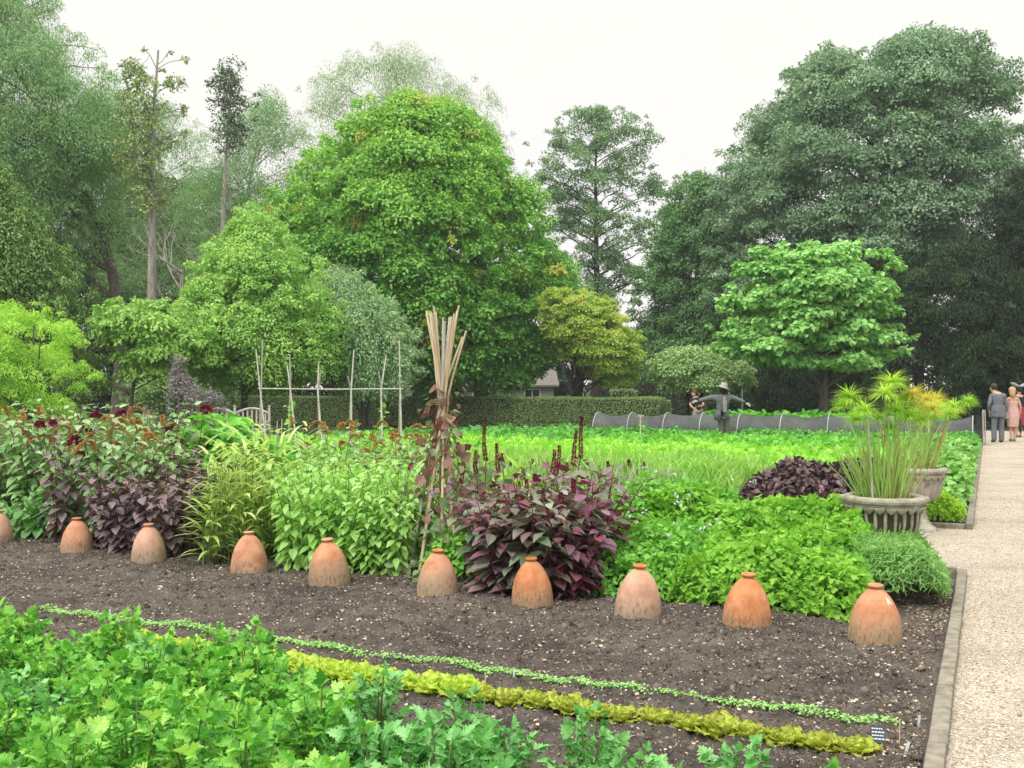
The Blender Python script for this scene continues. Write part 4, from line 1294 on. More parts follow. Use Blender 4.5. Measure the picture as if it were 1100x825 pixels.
# ================================================================ scattering volume added to imitate lens flare veiling the upper trees
VEIL_DENSITY = 0.0006
m = bpy.data.materials.new('flare_veil_volume'); m.use_nodes = True
nt = m.node_tree; nt.nodes.clear()
o_ = nt.nodes.new('ShaderNodeOutputMaterial')
v_ = nt.nodes.new('ShaderNodeVolumePrincipled')
v_.inputs['Color'].default_value = (.90, .95, 1.0, 1); v_.inputs['Density'].default_value = VEIL_DENSITY
nt.links.new(v_.outputs[0], o_.inputs['Volume'])
b = MB(); b.box((0, 44, 14), (240, 116, 30.2))
tag(b.build('flare_veil', m), kind='stuff')
# ================================================================ terracotta forcing pots
def terracotta():
    m, nt, out = nodes_of('terracotta')
    tc = N(nt, 'ShaderNodeTexCoord'); oi = nt.nodes.new('ShaderNodeObjectInfo')
    add = N(nt, 'ShaderNodeVectorMath', operation='ADD')
    sc = N(nt, 'ShaderNodeVectorMath', operation='SCALE'); sc.inputs[0].default_value = (13, 7, 0); 
    nt.links.new(oi.outputs['Random'], sc.inputs['Scale'])
    nt.links.new(tc.outputs['Object'], add.inputs[0]); nt.links.new(sc.outputs[0], add.inputs[1])
    n1 = N(nt, 'ShaderNodeTexNoise', Scale=9, Detail=6, Roughness=.6); nt.links.new(add.outputs[0], n1.inputs['Vector'])
    r1 = ramp(nt, [(.3, (.41, .16, .07)), (.5, (.54, .235, .112)), (.7, (.61, .32, .18))]); nt.links.new(n1.outputs[0], r1.inputs[0])
    xyz = nt.nodes.new('ShaderNodeSeparateXYZ'); nt.links.new(tc.outputs['Object'], xyz.inputs[0])
    # lime and algae creeping up from the damp soil, streaked
    mp = N(nt, 'ShaderNodeMapping'); mp.inputs['Scale'].default_value = (26, 26, 7); nt.links.new(add.outputs[0], mp.inputs[0])
    n2 = N(nt, 'ShaderNodeTexNoise', Scale=1.0, Detail=7, Roughness=.7); nt.links.new(mp.outputs[0], n2.inputs['Vector'])
    hgt = N(nt, 'ShaderNodeMath', operation='MULTIPLY_ADD'); hgt.inputs[1].default_value = -3.7; hgt.inputs[2].default_value = 1.0
    vr = N(nt, 'ShaderNodeMath', operation='MULTIPLY_ADD'); vr.inputs[1].default_value = -.45; vr.inputs[2].default_value = 1.18
    fr_ = N(nt, 'ShaderNodeMath', operation='FRACT'); m7 = N(nt, 'ShaderNodeMath', operation='MULTIPLY'); m7.inputs[1].default_value = 7.31
    nt.links.new(oi.outputs['Random'], m7.inputs[0]); nt.links.new(m7.outputs[0], fr_.inputs[0]); nt.links.new(fr_.outputs[0], vr.inputs[0]); nt.links.new(vr.outputs[0], hgt.inputs[2])
    nt.links.new(xyz.outputs[2], hgt.inputs[0])
    sm = N(nt, 'ShaderNodeMath', operation='MULTIPLY_ADD'); sm.inputs[1].default_value = 1.15
    nt.links.new(n2.outputs[0], sm.inputs[0]); nt.links.new(hgt.outputs[0], sm.inputs[2])
    f1 = ramp(nt, [(.62, (0, 0, 0)), (.98, (.85, .85, .85))]); 
    dv = N(nt, 'ShaderNodeMath', operation='MULTIPLY'); dv.inputs[1].default_value = .72; nt.links.new(sm.outputs[0], dv.inputs[0]); nt.links.new(dv.outputs[0], f1.inputs[0])
    m1 = N(nt, 'ShaderNodeMix', data_type='RGBA'); nt.links.new(f1.outputs[0], m1.inputs[0]); nt.links.new(r1.outputs[0], m1.inputs[6])
    m1.inputs[7].default_value = (.36, .27, .17, 1)
    # dark lichen specks in a band
    n3 = N(nt, 'ShaderNodeTexNoise', Scale=1.0, Detail=8, Roughness=.75)
    mp3 = N(nt, 'ShaderNodeMapping'); mp3.inputs['Scale'].default_value = (60, 60, 22); nt.links.new(add.outputs[0], mp3.inputs[0]); nt.links.new(mp3.outputs[0], n3.inputs['Vector'])
    bd = N(nt, 'ShaderNodeMapRange'); bd.clamp = True
    for a, b in (('From Min', .30), ('From Max', .08), ('To Min', 0), ('To Max', .16)): bd.inputs[a].default_value = b
    nt.links.new(xyz.outputs[2], bd.inputs['Value'])
    ad = N(nt, 'ShaderNodeMath', operation='ADD'); nt.links.new(n3.outputs[0], ad.inputs[0]); nt.links.new(bd.outputs[0], ad.inputs[1])
    f3 = ramp(nt, [(.64, (0, 0, 0)), (.78, (.62, .62, .62))]); nt.links.new(ad.outputs[0], f3.inputs[0])
    m3 = N(nt, 'ShaderNodeMix', data_type='RGBA'); nt.links.new(f3.outputs[0], m3.inputs[0]); nt.links.new(m1.outputs[2], m3.inputs[6]); m3.inputs[7].default_value = (.07, .05, .03, 1)
    p = N(nt, 'ShaderNodeBsdfPrincipled', Roughness=.85); p.inputs['Specular IOR Level'].default_value = .2
    hs = nt.nodes.new('ShaderNodeHueSaturation')
    mr_ = N(nt, 'ShaderNodeMapRange'); mr_.inputs['To Min'].default_value = .72; mr_.inputs['To Max'].default_value = 1.12
    nt.links.new(oi.outputs['Random'], mr_.inputs['Value']); nt.links.new(mr_.outputs[0], hs.inputs['Saturation']); nt.links.new(m3.outputs[2], hs.inputs['Color'])
    nt.links.new(hs.outputs[0], p.inputs['Base Color'])
    b = N(nt, 'ShaderNodeBump', Strength=.35, Distance=.004); nt.links.new(n3.outputs[0], b.inputs['Height']); nt.links.new(b.outputs[0], p.inputs['Normal'])
    nt.links.new(p.outputs[0], out.inputs[0])
    return m


M_ter = terracotta()
M_white = noise_mat('white_paint', [(.62, .60, .57), (.78, .77, .74)], scale=6, rough=.6)
body_prof = [(.160, -.05), (.164, .0), (.162, .05), (.156, .10), (.146, .15), (.131, .20), (.110, .245), (.086, .283), (.062, .310), (.044, .325), (.036, .333)]
neck_prof = [(.034, .331), (.035, .338), (.045, .342), (.049, .349), (.047, .357), (.038, .360), (.030, .356), (.027, .345), (0, .343)]


def throw(a, i, r, z): return 1 + .006 * math.sin(a + z * 9) + .004 * math.sin(z * 190)


fine = []
for (r0, z0), (r1, z1) in zip(body_prof[:-1], body_prof[1:]):
    for q in range(3): fine.append((r0 + (r1 - r0) * q / 3, z0 + (z1 - z0) * q / 3))
fine.append(body_prof[-1])
b = MB(); b.lathe(fine, 40, throw); pot_body = b.mesh('pot_body', M_ter)
b = MB(); b.lathe(neck_prof, 28); pot_neck = b.mesh('pot_neck', M_ter)
pots = [(940, 687, 60, 'terracotta forcing pot nearest the gravel path with a white paint splash below its neck'),
        (802, 673, 58, 'heavily lichened terracotta pot in front of the yellow-green lovage'),
        (685, 662, 56, 'terracotta forcing pot standing against the bright green parsley right of the red amaranths'),
        (572, 648, 50, 'clean orange terracotta pot in front of the red amaranths'),
        (470, 639, 49, 'terracotta forcing pot right in front of the tall tied cane wigwam'),
        (354, 626, 48, 'grey-bottomed terracotta pot in front of the lime green amaranths'),
        (268, 615, 44, 'grey-bottomed terracotta pot at the foot of the yellow-striped reeds'),
        (160, 603, 41, 'terracotta forcing pot in front of the purple perilla'),
        (83, 593, 37, 'terracotta forcing pot below the tall green amaranths, second from the left edge'),
        (-3, 583, 35, 'terracotta forcing pot cut off by the left edge of the view')]
for k, (px, py, hpx, lab) in enumerate(pots):
    d = F * EYE / (py - HZ)
    p = at(px, d)
    t = thing('forcing_pot', lab, 'garden pot', p, random.uniform(0, 6.28), 'terracotta forcing pots in a row')
    s = hpx * d / F / .36
    t.scale = (s * random.uniform(.97, 1.03), s * random.uniform(.97, 1.03), s)
    t.rotation_euler = (random.uniform(-.06, .06), random.uniform(-.06, .06), t.rotation_euler.z)
    put('body', pot_body, t); put('neck', pot_neck, t)
    if k == 0:
        # a splash of white paint hugging the shoulder
        w_ = MB()
        for (az, zc, ww, hh) in ((-1.12, .272, .010, .050), (-1.00, .268, .011, .036), (-.90, .255, .009, .020)):
            vs = []; n_ = 6
            for i in range(n_ + 1):
                z = zc - hh / 2 + hh * i / n_
                r = np.interp(z, [q[1] for q in body_prof], [q[0] for q in body_prof]) * 1.008 + .0025
                wd = ww * math.sin(PI * (i + .4) / (n_ + .8)) / r / 2 * 2
                for sg in (-1, 1): vs.append((r * math.cos(az + (z - zc) * 2 + sg * wd * .5), r * math.sin(az + (z - zc) * 2 + sg * wd * .5), z))
            w_.add(vs, [(2 * i, 2 * i + 1, 2 * i + 3, 2 * i + 2) for i in range(n_)], True)
        t.rotation_euler.z = 0
        w_.build('paint_splash', M_white, t)

# ================================================================ cane wigwam and its bean vine
M_cane = noise_mat('bamboo_cane', [(.42, .33, .20), (.58, .47, .31), (.70, .60, .44)], scale=3, rough=.55, stretch=(6, 6, 1.5))
M_caneg = noise_mat('bamboo_cane_grey', [(.30, .28, .25), (.46, .43, .39), (.60, .56, .52)], scale=3, rough=.6, stretch=(6, 6, 1.5))
M_twine = noise_mat('jute_twine', [(.20, .14, .08), (.34, .25, .15)], scale=60, rough=.9)


def cane(b, p, q, r=.009, nodes=True):
    p = Vector(p); q = Vector(q)
    L = (q - p).length
    n = max(4, int(L / .09))
    pts = []; rad = []
    bow = Vector((random.uniform(-1, 1), random.uniform(-1, 1), 0)) * .006 * L
    for i in range(n + 1):
        t = i / n
        pts.append(p.lerp(q, t) + bow * math.sin(PI * t))
        rad.append(r * (1.05 - .4 * t) * (1.18 if nodes and i % 3 == 1 else 1))
    b.tube(pts, rad, 6)


wd = 8.75
tie = at(474, wd, zat(432, wd))
t = thing('cane_wigwam', 'tall bundle of bamboo canes tied into a wigwam with its tops fanning out', 'plant support', at(474, wd), 0)
tops = [(458, 334), (462, 337), (464, 336), (466, 329), (468, 335), (476, 341), (478, 345), (483, 341), (485, 340), (488, 337), (491, 334), (493, 328), (490, 345), (501, 355), (497, 362)]
for i, (px, py) in enumerate(tops):
    dd = wd + random.uniform(-.35, .35) * (.5 + abs(px - 476) / 40)
    tp = at(px, dd, zat(py, dd))
    lo = tie + Vector((random.uniform(-.03, .03), random.uniform(-.05, .05), random.uniform(-.06, .03)))
    dirv = (lo - tp)
    # carry the cane on through the knot down to the soil
    ang = 2 * PI * i / len(tops) + .4
    foot = Vector((at(474, wd).x + .23 * math.cos(ang) + (-.05 if i % 2 else .05), wd + .34 * math.sin(ang), 0))
    if i == 0: foot = at(492, 8.45)
    if i == 11: foot = at(452, 8.6)
    if i == 3: foot = at(488, 8.6)
    if i == 8: foot = at(458, 9.0)
    b = MB()
    n = 10; pts = []; r0 = .0115 if i % 3 else .013
    for k in range(13):
        s = k / 12
        if s < .62: q = foot.lerp(lo, s / .62)
        else: q = lo.lerp(tp, (s - .62) / .38)
        pts.append(q)
    # ease the bend
    pts = [pts[0]] + [pts[k] * .5 + (pts[k - 1] + pts[k + 1]) * .25 for k in range(1, 12)] + [pts[12]]
    b.tube(pts, [r0 * (1.1 - .35 * k / 12) * (1.12 if k % 2 else 1) for k in range(13)], 7)
    o = b.build('cane', M_caneg if i in (5, 6, 7) else M_cane, None)
    o.parent = t; o.location = -t.location
b = MB()
pts = []
for k in range(60):
    a = k / 59 * 2 * PI * 4
    pts.append((.055 * math.cos(a), .07 * math.sin(a), tie.z - .03 + k * .001))
b.tube(pts, .005, 5); b.build('twine', M_twine, t)

root = thing('hyacinth_bean', 'purple-tinged bean vine climbing the tied cane wigwam', 'plant', at(474, wd), 0)
P = []; D = []; Nn = []; S = []; TI = []
c = 520
z = rng.random(c) ** 1.9 * 1.62
R = .07 + .46 * np.clip(1 - z / 1.45, 0, 1) ** 1.1
a = rng.uniform(0, 2 * PI, c)
rr = R * rng.uniform(.5, 1.35, c) + .10 * (rng.random(c) > .8)
P = np.stack([rr * np.cos(a), rr * np.sin(a) * .8, z], -1)
ow = np.stack([np.cos(a), np.sin(a), np.zeros(c)], -1)
tnt = np.clip(.15 + .75 * (z / 1.5) + .25 * rng.normal(size=c), 0, 1)
put('foliage', leaves('bean_foliage', T_ovate(.95, .1, .25), P, ow * .7 + rdir(c) * 1.0 - np.array((0, 0, .5)), ow * .5 + np.array((0, 0, .8)) + rdir(c) * .6, rng.uniform(.05, .115, c), ML_hya, rnd=tnt, tint=tnt), root)
b = MB()
for k in range(7):
    pts = []
    for i in range(40):
        s = i / 39; a = k * .9 + s * 7
        r = .05 + .30 * (1 - s) ** 1.1
        pts.append((r * math.cos(a), r * math.sin(a), s * 1.5))
    b.tube(pts, .004, 4, cap=False)
b.build('stem', M_stemr, root)
M_lil = leaf_mat('bean_flower', [(150, 110, 176), (205, 190, 224)], trans=.2)
for fp in ((.28, -.25, .62), (-.05, -.33, .72), (.10, -.3, .80)):
    c = 11
    P = np.array([fp] * c) + rng.normal(0, .016, (c, 3))
    put('flower', leaves('bean_flower', T_O, P, rdir(c), rdir(c), .038, M_lil), root)

# ================================================================ row of crossed canes with a ridge pole
fd = 20.5
t = thing('bean_trellis', 'row of crossed bean canes joined by a level ridge pole in front of the hedge', 'plant support', at(355, fd), 0)
ZR = zat(418.5, fd)
prs = [(280, (273, 375), (284, 365), (276, 462), (287, 464)), (312, (307, 393), (313, 381), (308, 452), (319, 470)), (342, (341, 390), (346, 398), (341, 462), (347, 462)), (377, (379, 376), (375, 405), (374, 452), (379, 452)),
       (410, (414, 381), (408, 400), (408, 448), (412, 452)), (430, (428, 365), (431, 404), (428, 450), (432, 450))]
for px, a, e, f1, f2 in prs:
    for top_, ft, dy in ((a, f2, -.35), (e, f1, .35)):
        b = MB()
        pk = at(px, fd, ZR)
        tp = at(top_[0], fd, zat(top_[1], fd)); tp.y -= dy * .4
        x = pk.x + (pk.x - tp.x) * ZR / max(.3, (tp.z - ZR)) * .6
        ftw = Vector((at(ft[0], fd).x, fd + dy, 0))
        b.tube([Vector((pk.x + (ftw.x - pk.x) * 1.886, fd + dy, 0)), pk + Vector((random.uniform(-.01, .01), dy * .06, 0)), tp], [.021, .018, .014], 6)
        o = b.build('cane', M_caneg, None); o.parent = t; o.location = -t.location
b = MB(); b.tube([at(277, fd, ZR + .02), at(355, fd, ZR + .005), at(433, fd, ZR + .015)], .018, 6)
o = b.build('ridge_pole', M_caneg, None); o.parent = t; o.location = -t.location
# young vines on two of them
for px, dv, lab in ((312, .0, 'young yellow-green vine climbing the second pair of crossed canes'), (411, .0, 'young yellow-green vine climbing the fifth pair of crossed canes')):
    c = 60; z = rng.random(c) * 1.35
    P = np.stack([rng.normal(0, .04, c), rng.normal(0, .05, c), z], -1)
    root = thing('bean_vine', lab, 'plant', at(px, fd), 0)
    put('foliage', leaves('vine_foliage', T_W, P, rdir(c) - np.array((0, 0, .4)), rdir(c) * .5 + np.array((0, -.4, .6)), rng.uniform(.06, .11, c), ML_lov), root)
    b = MB(); b.tube([(.02 * math.sin(i), .03 * math.cos(i), i * .14) for i in range(11)], .005, 4); b.build('stem', M_stemg, root)
for px, d, ht, lab in ((296, 19, 1.0, 'short leaning stake left of the second crossed canes'), (301, 19.3, 1.02, 'short upright stake beside the second crossed canes')):
    b = MB(); cane(b, at(px, d), at(px + 2, d, ht), .013)
    tag(b.build('wooden_stake', M_caneg), lab, 'stake')

# ================================================================ bench
M_bench = noise_mat('weathered_teak', [(.30, .28, .26), (.46, .44, .41), (.58, .56, .53)], scale=5, rough=.85, bump=.3, bscale=40, dist=.003, stretch=(1, 1, 6))
bd_ = 29.0
t = thing('garden_bench', 'weathered pale wooden bench with two arched slatted back panels in front of the hedge', 'bench', at(252, bd_), .02)
b = MB()
for k in range(5): b.box((0, -.05 - k * .1, .44), (2.0, .085, .028))
b.build('seat', M_bench, t)
for sx_ in (-1.0, 0, 1.0):
    b = MB(); b.box((sx_, .02, .53), (.06, .06, 1.06)); bp_ = b.build('back_post', M_bench, t)
    b = MB(); b.ball((sx_, .02, 1.095), .036); b.lathe([(.03, 1.0605), (.02, 1.07), (.03, 1.08)], 8, c=(sx_, .02, 0)); b.build('finial', M_bench, bp_)
    b = MB(); b.box((sx_, -.5, .31), (.06, .06, .62)); b.build('leg', M_bench, t)
for sg in (-1, 1):
    b = MB()
    pts = []
    for i in range(13):
        x = -.47 + .94 * i / 12
        pts.append((sg * .5 + x, .02, .90 + .14 * math.cos(x / .47 * PI / 2)))
    b.tube(pts, .035, 6)
    b.box((sg * .5, .02, .56), (.94, .035, .06))
    for i in range(7):
        x = -.39 + .78 * i / 6
        b.box((sg * .5 + x, .02, .59 + (.28 + .14 * math.cos(x / .47 * PI / 2)) / 2), (.045, .018, .30 + .14 * math.cos(x / .47 * PI / 2)))
    b.build('back_panel', M_bench, t)
    b = MB(); b.box((sg * 1.0, -.24, .65), (.07, .56, .035)); b.build('armrest', M_bench, t)
b = MB(); b.box((0, -.49, .39), (1.94, .03, .06)); b.build('seat_rail', M_bench, t)

# ================================================================ netting tunnel
def net_material():
    m, nt, out = nodes_of('crop_netting')
    tc = N(nt, 'ShaderNodeTexCoord')
    nz = N(nt, 'ShaderNodeTexNoise', Scale=2.5, Detail=4); nt.links.new(tc.outputs['Object'], nz.inputs['Vector'])
    r = ramp(nt, [(.3, (.055, .06, .062)), (.7, (.105, .11, .115))]); nt.links.new(nz.outputs[0], r.inputs[0])
    d = N(nt, 'ShaderNodeBsdfPrincipled', Roughness=.6); d.inputs['Specular IOR Level'].default_value = .4; nt.links.new(r.outputs[0], d.inputs['Base Color'])
    tr = nt.nodes.new('ShaderNodeBsdfTransparent')
    s = N(nt, 'ShaderNodeMixShader'); s.inputs[0].default_value = .72
    nt.links.new(tr.outputs[0], s.inputs[1]); nt.links.new(d.outputs[0], s.inputs[2]); nt.links.new(s.outputs[0], out.inputs[0])
    return m


M_net = net_material()
M_hoop = noise_mat('hoop_plastic', [(.34, .36, .36), (.46, .48, .48)], scale=4, rough=.5)
tu = 26.95
t = thing('net_tunnel', 'long low tunnel of dark grey netting sagging between pale hoops', 'crop cover', gp(tu, 6), ROWANG)
V0, V1 = .22, 11.7
hoops = [.25, 1.4, 2.7, 4.2, 5.6, 6.9, 8.1, 9.3, 10.5, 11.7]
hoops = [h_ - 6 for h_ in hoops]
HW, HH = .60, .82


def net_f(S, T):
    x = hoops[0] + (hoops[-1] - hoops[0]) * S
    i = np.clip(np.searchsorted(hoops, x) - 1, 0, len(hoops) - 2)
    hp = np.array(hoops)
    f = (x - hp[i]) / (hp[i + 1] - hp[i])
    sag = np.sin(np.clip(f, 0, 1) * PI)
    a = T * PI
    y = HW * np.cos(a) * (1 - .06 * sag)
    z = HH * np.sin(a) ** .8 * (1 - (.06 + .12 * vnoise(i * 3.3, i * 0)) * sag) + .03 * (fbm(x * 3, T * 5, 3) - .5)
    return np.stack([x, y, z], -1)


put('net', sheet('tunnel_net', net_f, 130, 17, M_net), t)
for h_ in hoops:
    b = MB(); b.tube([(h_, (HW + .012) * math.cos(PI * i / 14), (HH + .012) * max(0, math.sin(PI * i / 14)) ** .8) for i in range(15)], .016, 6); b.build('hoop', M_hoop, t)
for h_, yy in ((V0 - 6 - .25, -.8), (V0 - 6 - .3, -.3), (V0 - 6 - .25, .35)):
    b = MB(); b.tube([(h_, yy, 0), (h_ + .02, yy, 1.0)], .02, 6); b.build('stake', M_caneg, t)
# netting drawn tight to the end stakes
def net_e(S, T):
    y = -.82 + 1.2 * S
    return np.stack([np.full_like(y, V0 - 6 - .27) + .02 * np.sin(T * 9), y, .93 * T + 0 * y], -1)


put('end_net', sheet('tunnel_end_net', net_e, 10, 6, M_net), t)
def net_g(S, T):
    x = (V0 - 6 - .25) + (.28) * S
    return np.stack([x, -.80 + (.80 - HW) * S + 0 * T, (.95 - .5 * S) * T], -1)


put('end_net', sheet('tunnel_side_net', net_g, 6, 6, M_net), t)
# T-topped stake in the rows
b = MB(); p = at(688, 25.5); b.tube([p, p + Vector((0, 0, .9))], .02, 6); b.box((p.x, p.y, .915), (.14, .045, .035))
tag(b.build('wooden_peg', M_cane), 'T-topped wooden peg standing in the green rows in front of the netting', 'stake')
for px, d, ht, lab in ((739, 41, 2.0, 'left pole of the pair beside the bending gardener'), (757.5, 41, 1.95, 'right pole of the pair beside the bending gardener'), (797, 41, 2.3, 'lone thin pole right of the scarecrow in deep shade')):
    b = MB(); b.tube([at(px, d), at(px, d, ht)], .045, 7)
    tag(b.build('wooden_pole', M_caneg), lab, 'pole')

# ================================================================ stone urns with papyrus
def stone_urn():
    m, nt, out = nodes_of('urn_stone')
    tc = N(nt, 'ShaderNodeTexCoord')
    n1 = N(nt, 'ShaderNodeTexNoise', Scale=14, Detail=8, Roughness=.65); nt.links.new(tc.outputs['Object'], n1.inputs['Vector'])
    r1 = ramp(nt, [(.3, (.20, .18, .14)), (.5, (.36, .335, .275)), (.7, (.48, .455, .39))]); nt.links.new(n1.outputs[0], r1.inputs[0])
    at_ = N(nt, 'ShaderNodeAttribute', attribute_name='algae')
    n2 = N(nt, 'ShaderNodeTexNoise', Scale=9, Detail=6, Roughness=.7); nt.links.new(tc.outputs['Object'], n2.inputs['Vector'])
    mu = N(nt, 'ShaderNodeMath', operation='MULTIPLY_ADD'); mu.inputs[1].default_value = .9
    nt.links.new(n2.outputs[0], mu.inputs[0]); nt.links.new(at_.outputs['Fac'], mu.inputs[2])
    f = ramp(nt, [(.72, (0, 0, 0)), (1.0, (.92, .92, .92))]); nt.links.new(mu.outputs[0], f.inputs[0])
    m1 = N(nt, 'ShaderNodeMix', data_type='RGBA'); nt.links.new(f.outputs[0], m1.inputs[0]); nt.links.new(r1.outputs[0], m1.inputs[6]); m1.inputs[7].default_value = (.045, .04, .022, 1)
    p = N(nt, 'ShaderNodeBsdfPrincipled', Roughness=.92); p.inputs['Specular IOR Level'].default_value = .15
    nt.links.new(m1.outputs[2], p.inputs['Base Color'])
    b = N(nt, 'ShaderNodeBump', Strength=.5, Distance=.006); nt.links.new(n1.outputs[0], b.inputs['Height']); nt.links.new(b.outputs[0], p.inputs['Normal'])
    nt.links.new(p.outputs[0], out.inputs[0])
    return m


M_urn = stone_urn()
NR = 22


def algae_attr(me, fn):
    a = me.attributes.new('algae', 'FLOAT', 'POINT')
    a.data.foreach_set('value', np.array([fn(v.co) for v in me.vertices], dtype=np.float32))


def ribs(a, i, r, z): return 1 - .10 * (1 - abs(math.cos(a * NR / 2)) ** 3.5)


def make_urn(label, px, d, amt, rz):
    t = thing('stone_urn', label, 'urn', at(px, d), rz, 'ribbed stone urns beside the cross path')
    bowl = [(.075, .305), (.12, .312), (.185, .335), (.235, .375), (.268, .43), (.283, .49), (.288, .55), (.288, .64)]
    pr = []
    for (r0, z0), (r1, z1) in zip(bowl[:-1], bowl[1:]):
        for q in range(3): pr.append((r0 + (r1 - r0) * q / 3, z0 + (z1 - z0) * q / 3))
    pr.append(bowl[-1])
    b = MB(); b.lathe(pr, NR * 10, ribs, close=True)
    me = b.mesh('urn_bowl', M_urn)
    algae_attr(me, lambda c: amt * (1 - abs(math.cos(math.atan2(c.y, c.x) * NR / 2)) ** 3) * (1.1 if c.z < .6 else .6) + (.25 * amt if c.z < .42 else 0))
    put('bowl', me, t)
    # rim: octagonal moulding over a hanging fringe of rounded leaves
    b = MB()
    octf = lambda a, i, r, z: .965 / max(.924, math.cos(((a + PI / 8) % (PI / 4)) - PI / 8)) if True else 1
    b.lathe([(.285, .60), (.300, .625), (.318, .640), (.318, .652), (.336, .664), (.342, .684), (.338, .700), (.322, .710), (.272, .712), (.262, .700), (.262, .665), (0, .66)], 64, octf, smooth=False, close=False)
    b.build('rim', M_urn, t)
    b = MB()
    for k in range(NR):
        a = 2 * PI * (k + .5) / NR
        ca, sa = math.cos(a), math.sin(a)
        vs = []
        for (w_, z, r) in ((.041, .638, .322), (.043, .622, .318), (.036, .606, .311), (.017, .590, .302), (.008, .582, .298)):
            for s in (-1, 0, 1):
                rr = r + (.010 if s == 0 else 0)
                vs.append((rr * ca - sa * w_ * s, rr * sa + ca * w_ * s, z))
        for (w_, z, r) in ((.050, .638, .285), (.008, .582, .285)):
            for s in (-1, 1): vs.append((r * ca - sa * w_ * s, r * sa + ca * w_ * s, z))
        fs = []
        for i in range(4):
            for j in range(2):
                q = i * 3 + j; fs.append((q, q + 3, q + 4, q + 1))
        fs += [(0, 15, 17, 12, 9, 6, 3), (2, 5, 8, 11, 14, 18, 16), (12, 17, 18, 14, 13)]
        b.add(vs, fs)
    b.build('fringe', M_urn, t)
    b = MB()
    fl = lambda a, i, r, z: 1 - .05 * (1 - abs(math.cos(a * 8))) if .03 < z < .27 else 1
    b.lathe([(.215, -.02), (.215, .03), (.19, .045), (.165, .07), (.135, .12), (.112, .18), (.098, .24), (.095, .268), (.108, .276), (.108, .290), (.09, .30), (.09, .312)], 128, fl)
    b.build('pedestal', M_urn, t)
    b = MB(); b.lathe([(0, .672), (.1, .676), (.259, .67)], 24, close=False); b.build('compost', M_soil, t)
    return t


make_urn('ribbed stone urn with black algae in its grooves, the nearer of two', 950, 8.35, .95, .1)
make_urn('pale ribbed stone urn on a fluted foot behind the nearer urn', 984, 11.35, .1, .3)

M_pst = noise_mat('papyrus_stem', [(.22, .42, .08), (.34, .55, .13), (.50, .60, .20)], scale=2, rough=.5)
M_psd = noise_mat('papyrus_stem_dry', [(.34, .24, .08), (.46, .36, .14)], scale=6, rough=.6)
ML_pap = leaf_mat('papyrus_ray', [(128, 178, 34), (160, 204, 52), (188, 220, 80)], trans=.4, tintw=.7, k=1.15)
ML_pay = leaf_mat('papyrus_ray_dry', [(184, 204, 58), (212, 212, 76), (214, 190, 84)], trans=.4, tintw=.7)


def papyrus(label, px, d, heads, nblade, zb=.67):
    base = at(px, d, zb)
    t = thing('papyrus_plant', label, 'plant', base, 0, 'papyrus in the stone urns')
    b = MB(); bdry = MB()
    for i in range(nblade):
        a = random.uniform(0, 6.28); r = .20 * math.sqrt(random.random())
        s = Vector((r * math.cos(a), r * math.sin(a), 0))
        L = random.uniform(.25, .72)
        e = s + Vector((math.cos(a) * r * 1.1 + random.uniform(-.08, .08), math.sin(a) * r + random.uniform(-.08, .08), L))
        m_ = (s + e) / 2 + Vector((random.uniform(-.02, .02), random.uniform(-.02, .02), .02))
        (bdry if i % 6 == 0 else b).tube([s, m_, e], [.0055, .0045, .002], 4, cap=False)
    for k, (hx, hy, R, dry) in enumerate(heads):
        dd = d + random.uniform(-.22, .22)
        hp = at(hx, dd, zat(hy, dd)) - base
        a = random.uniform(0, 6.28); r = .16 * math.sqrt(random.random())
        s = Vector((r * math.cos(a) + hp.x * .15, r * math.sin(a), 0))
        mid = s.lerp(hp, .5) + Vector(((s.x - hp.x) * .12, 0, .05))
        (bdry if k % 7 == 3 else b).tube([s, s.lerp(mid, .5) + Vector((0, 0, .01)), mid, mid.lerp(hp, .55) + Vector((0, 0, .01)), hp], [.007, .0065, .006, .005, .0045], 5, cap=False)
        c = 260
        dv = rdir(c); dv[:, 2] = np.abs(dv[:, 2]) * 1.0 - .25
        ax = np.array(hp - mid); ax /= np.linalg.norm(ax)
        dv = nrm(dv + ax * .35)
        P = np.tile(np.array(hp), (c, 1))
        put('umbel', leaves('papyrus_umbel', T_blade(.034, .60), P, dv, nrm(np.array((0, 0, 1.)) + rdir(c) * .3), R * rng.uniform(.7, 1.15, c), ML_pay if dry else ML_pap, tint=np.full(c, random.random())), t)
    b.build('stems', M_pst, t); bdry.build('dry_stems', M_psd, t)
    return t


papyrus('papyrus with mop-like heads on long stems growing from the nearer urn', 950, 8.35,
        [(913, 428, .17, 0), (928, 442, .15, 0), (905, 437, .12, 0), (958, 412, .17, 0), (950, 424, .15, 0), (972, 430, .14, 0), (982, 424, .14, 1), (962, 442, .15, 0), (994, 430, .13, 1), (975, 448, .13, 0), (945, 450, .12, 0), (1000, 440, .14, 1), (955, 460, .11, 0), (920, 452, .12, 0), (988, 452, .13, 0)], 120)
papyrus('papyrus with yellower mop heads growing from the farther urn', 984, 11.35,
        [(1005, 430, .17, 1), (1012, 440, .16, 0), (1025, 438, .19, 0), (1040, 432, .15, 0), (995, 438, .16, 1), (1018, 446, .15, 0), (985, 445, .15, 0), (1000, 450, .14, 0)], 80)
b = MB(); p = at(938, 8.2, .67); cane(b, p, p + Vector((-.045, 0, .70)), .009)
tag(b.build('plant_stake', M_caneg), 'pale bare stick standing among the papyrus stems in the nearer urn', 'stake')

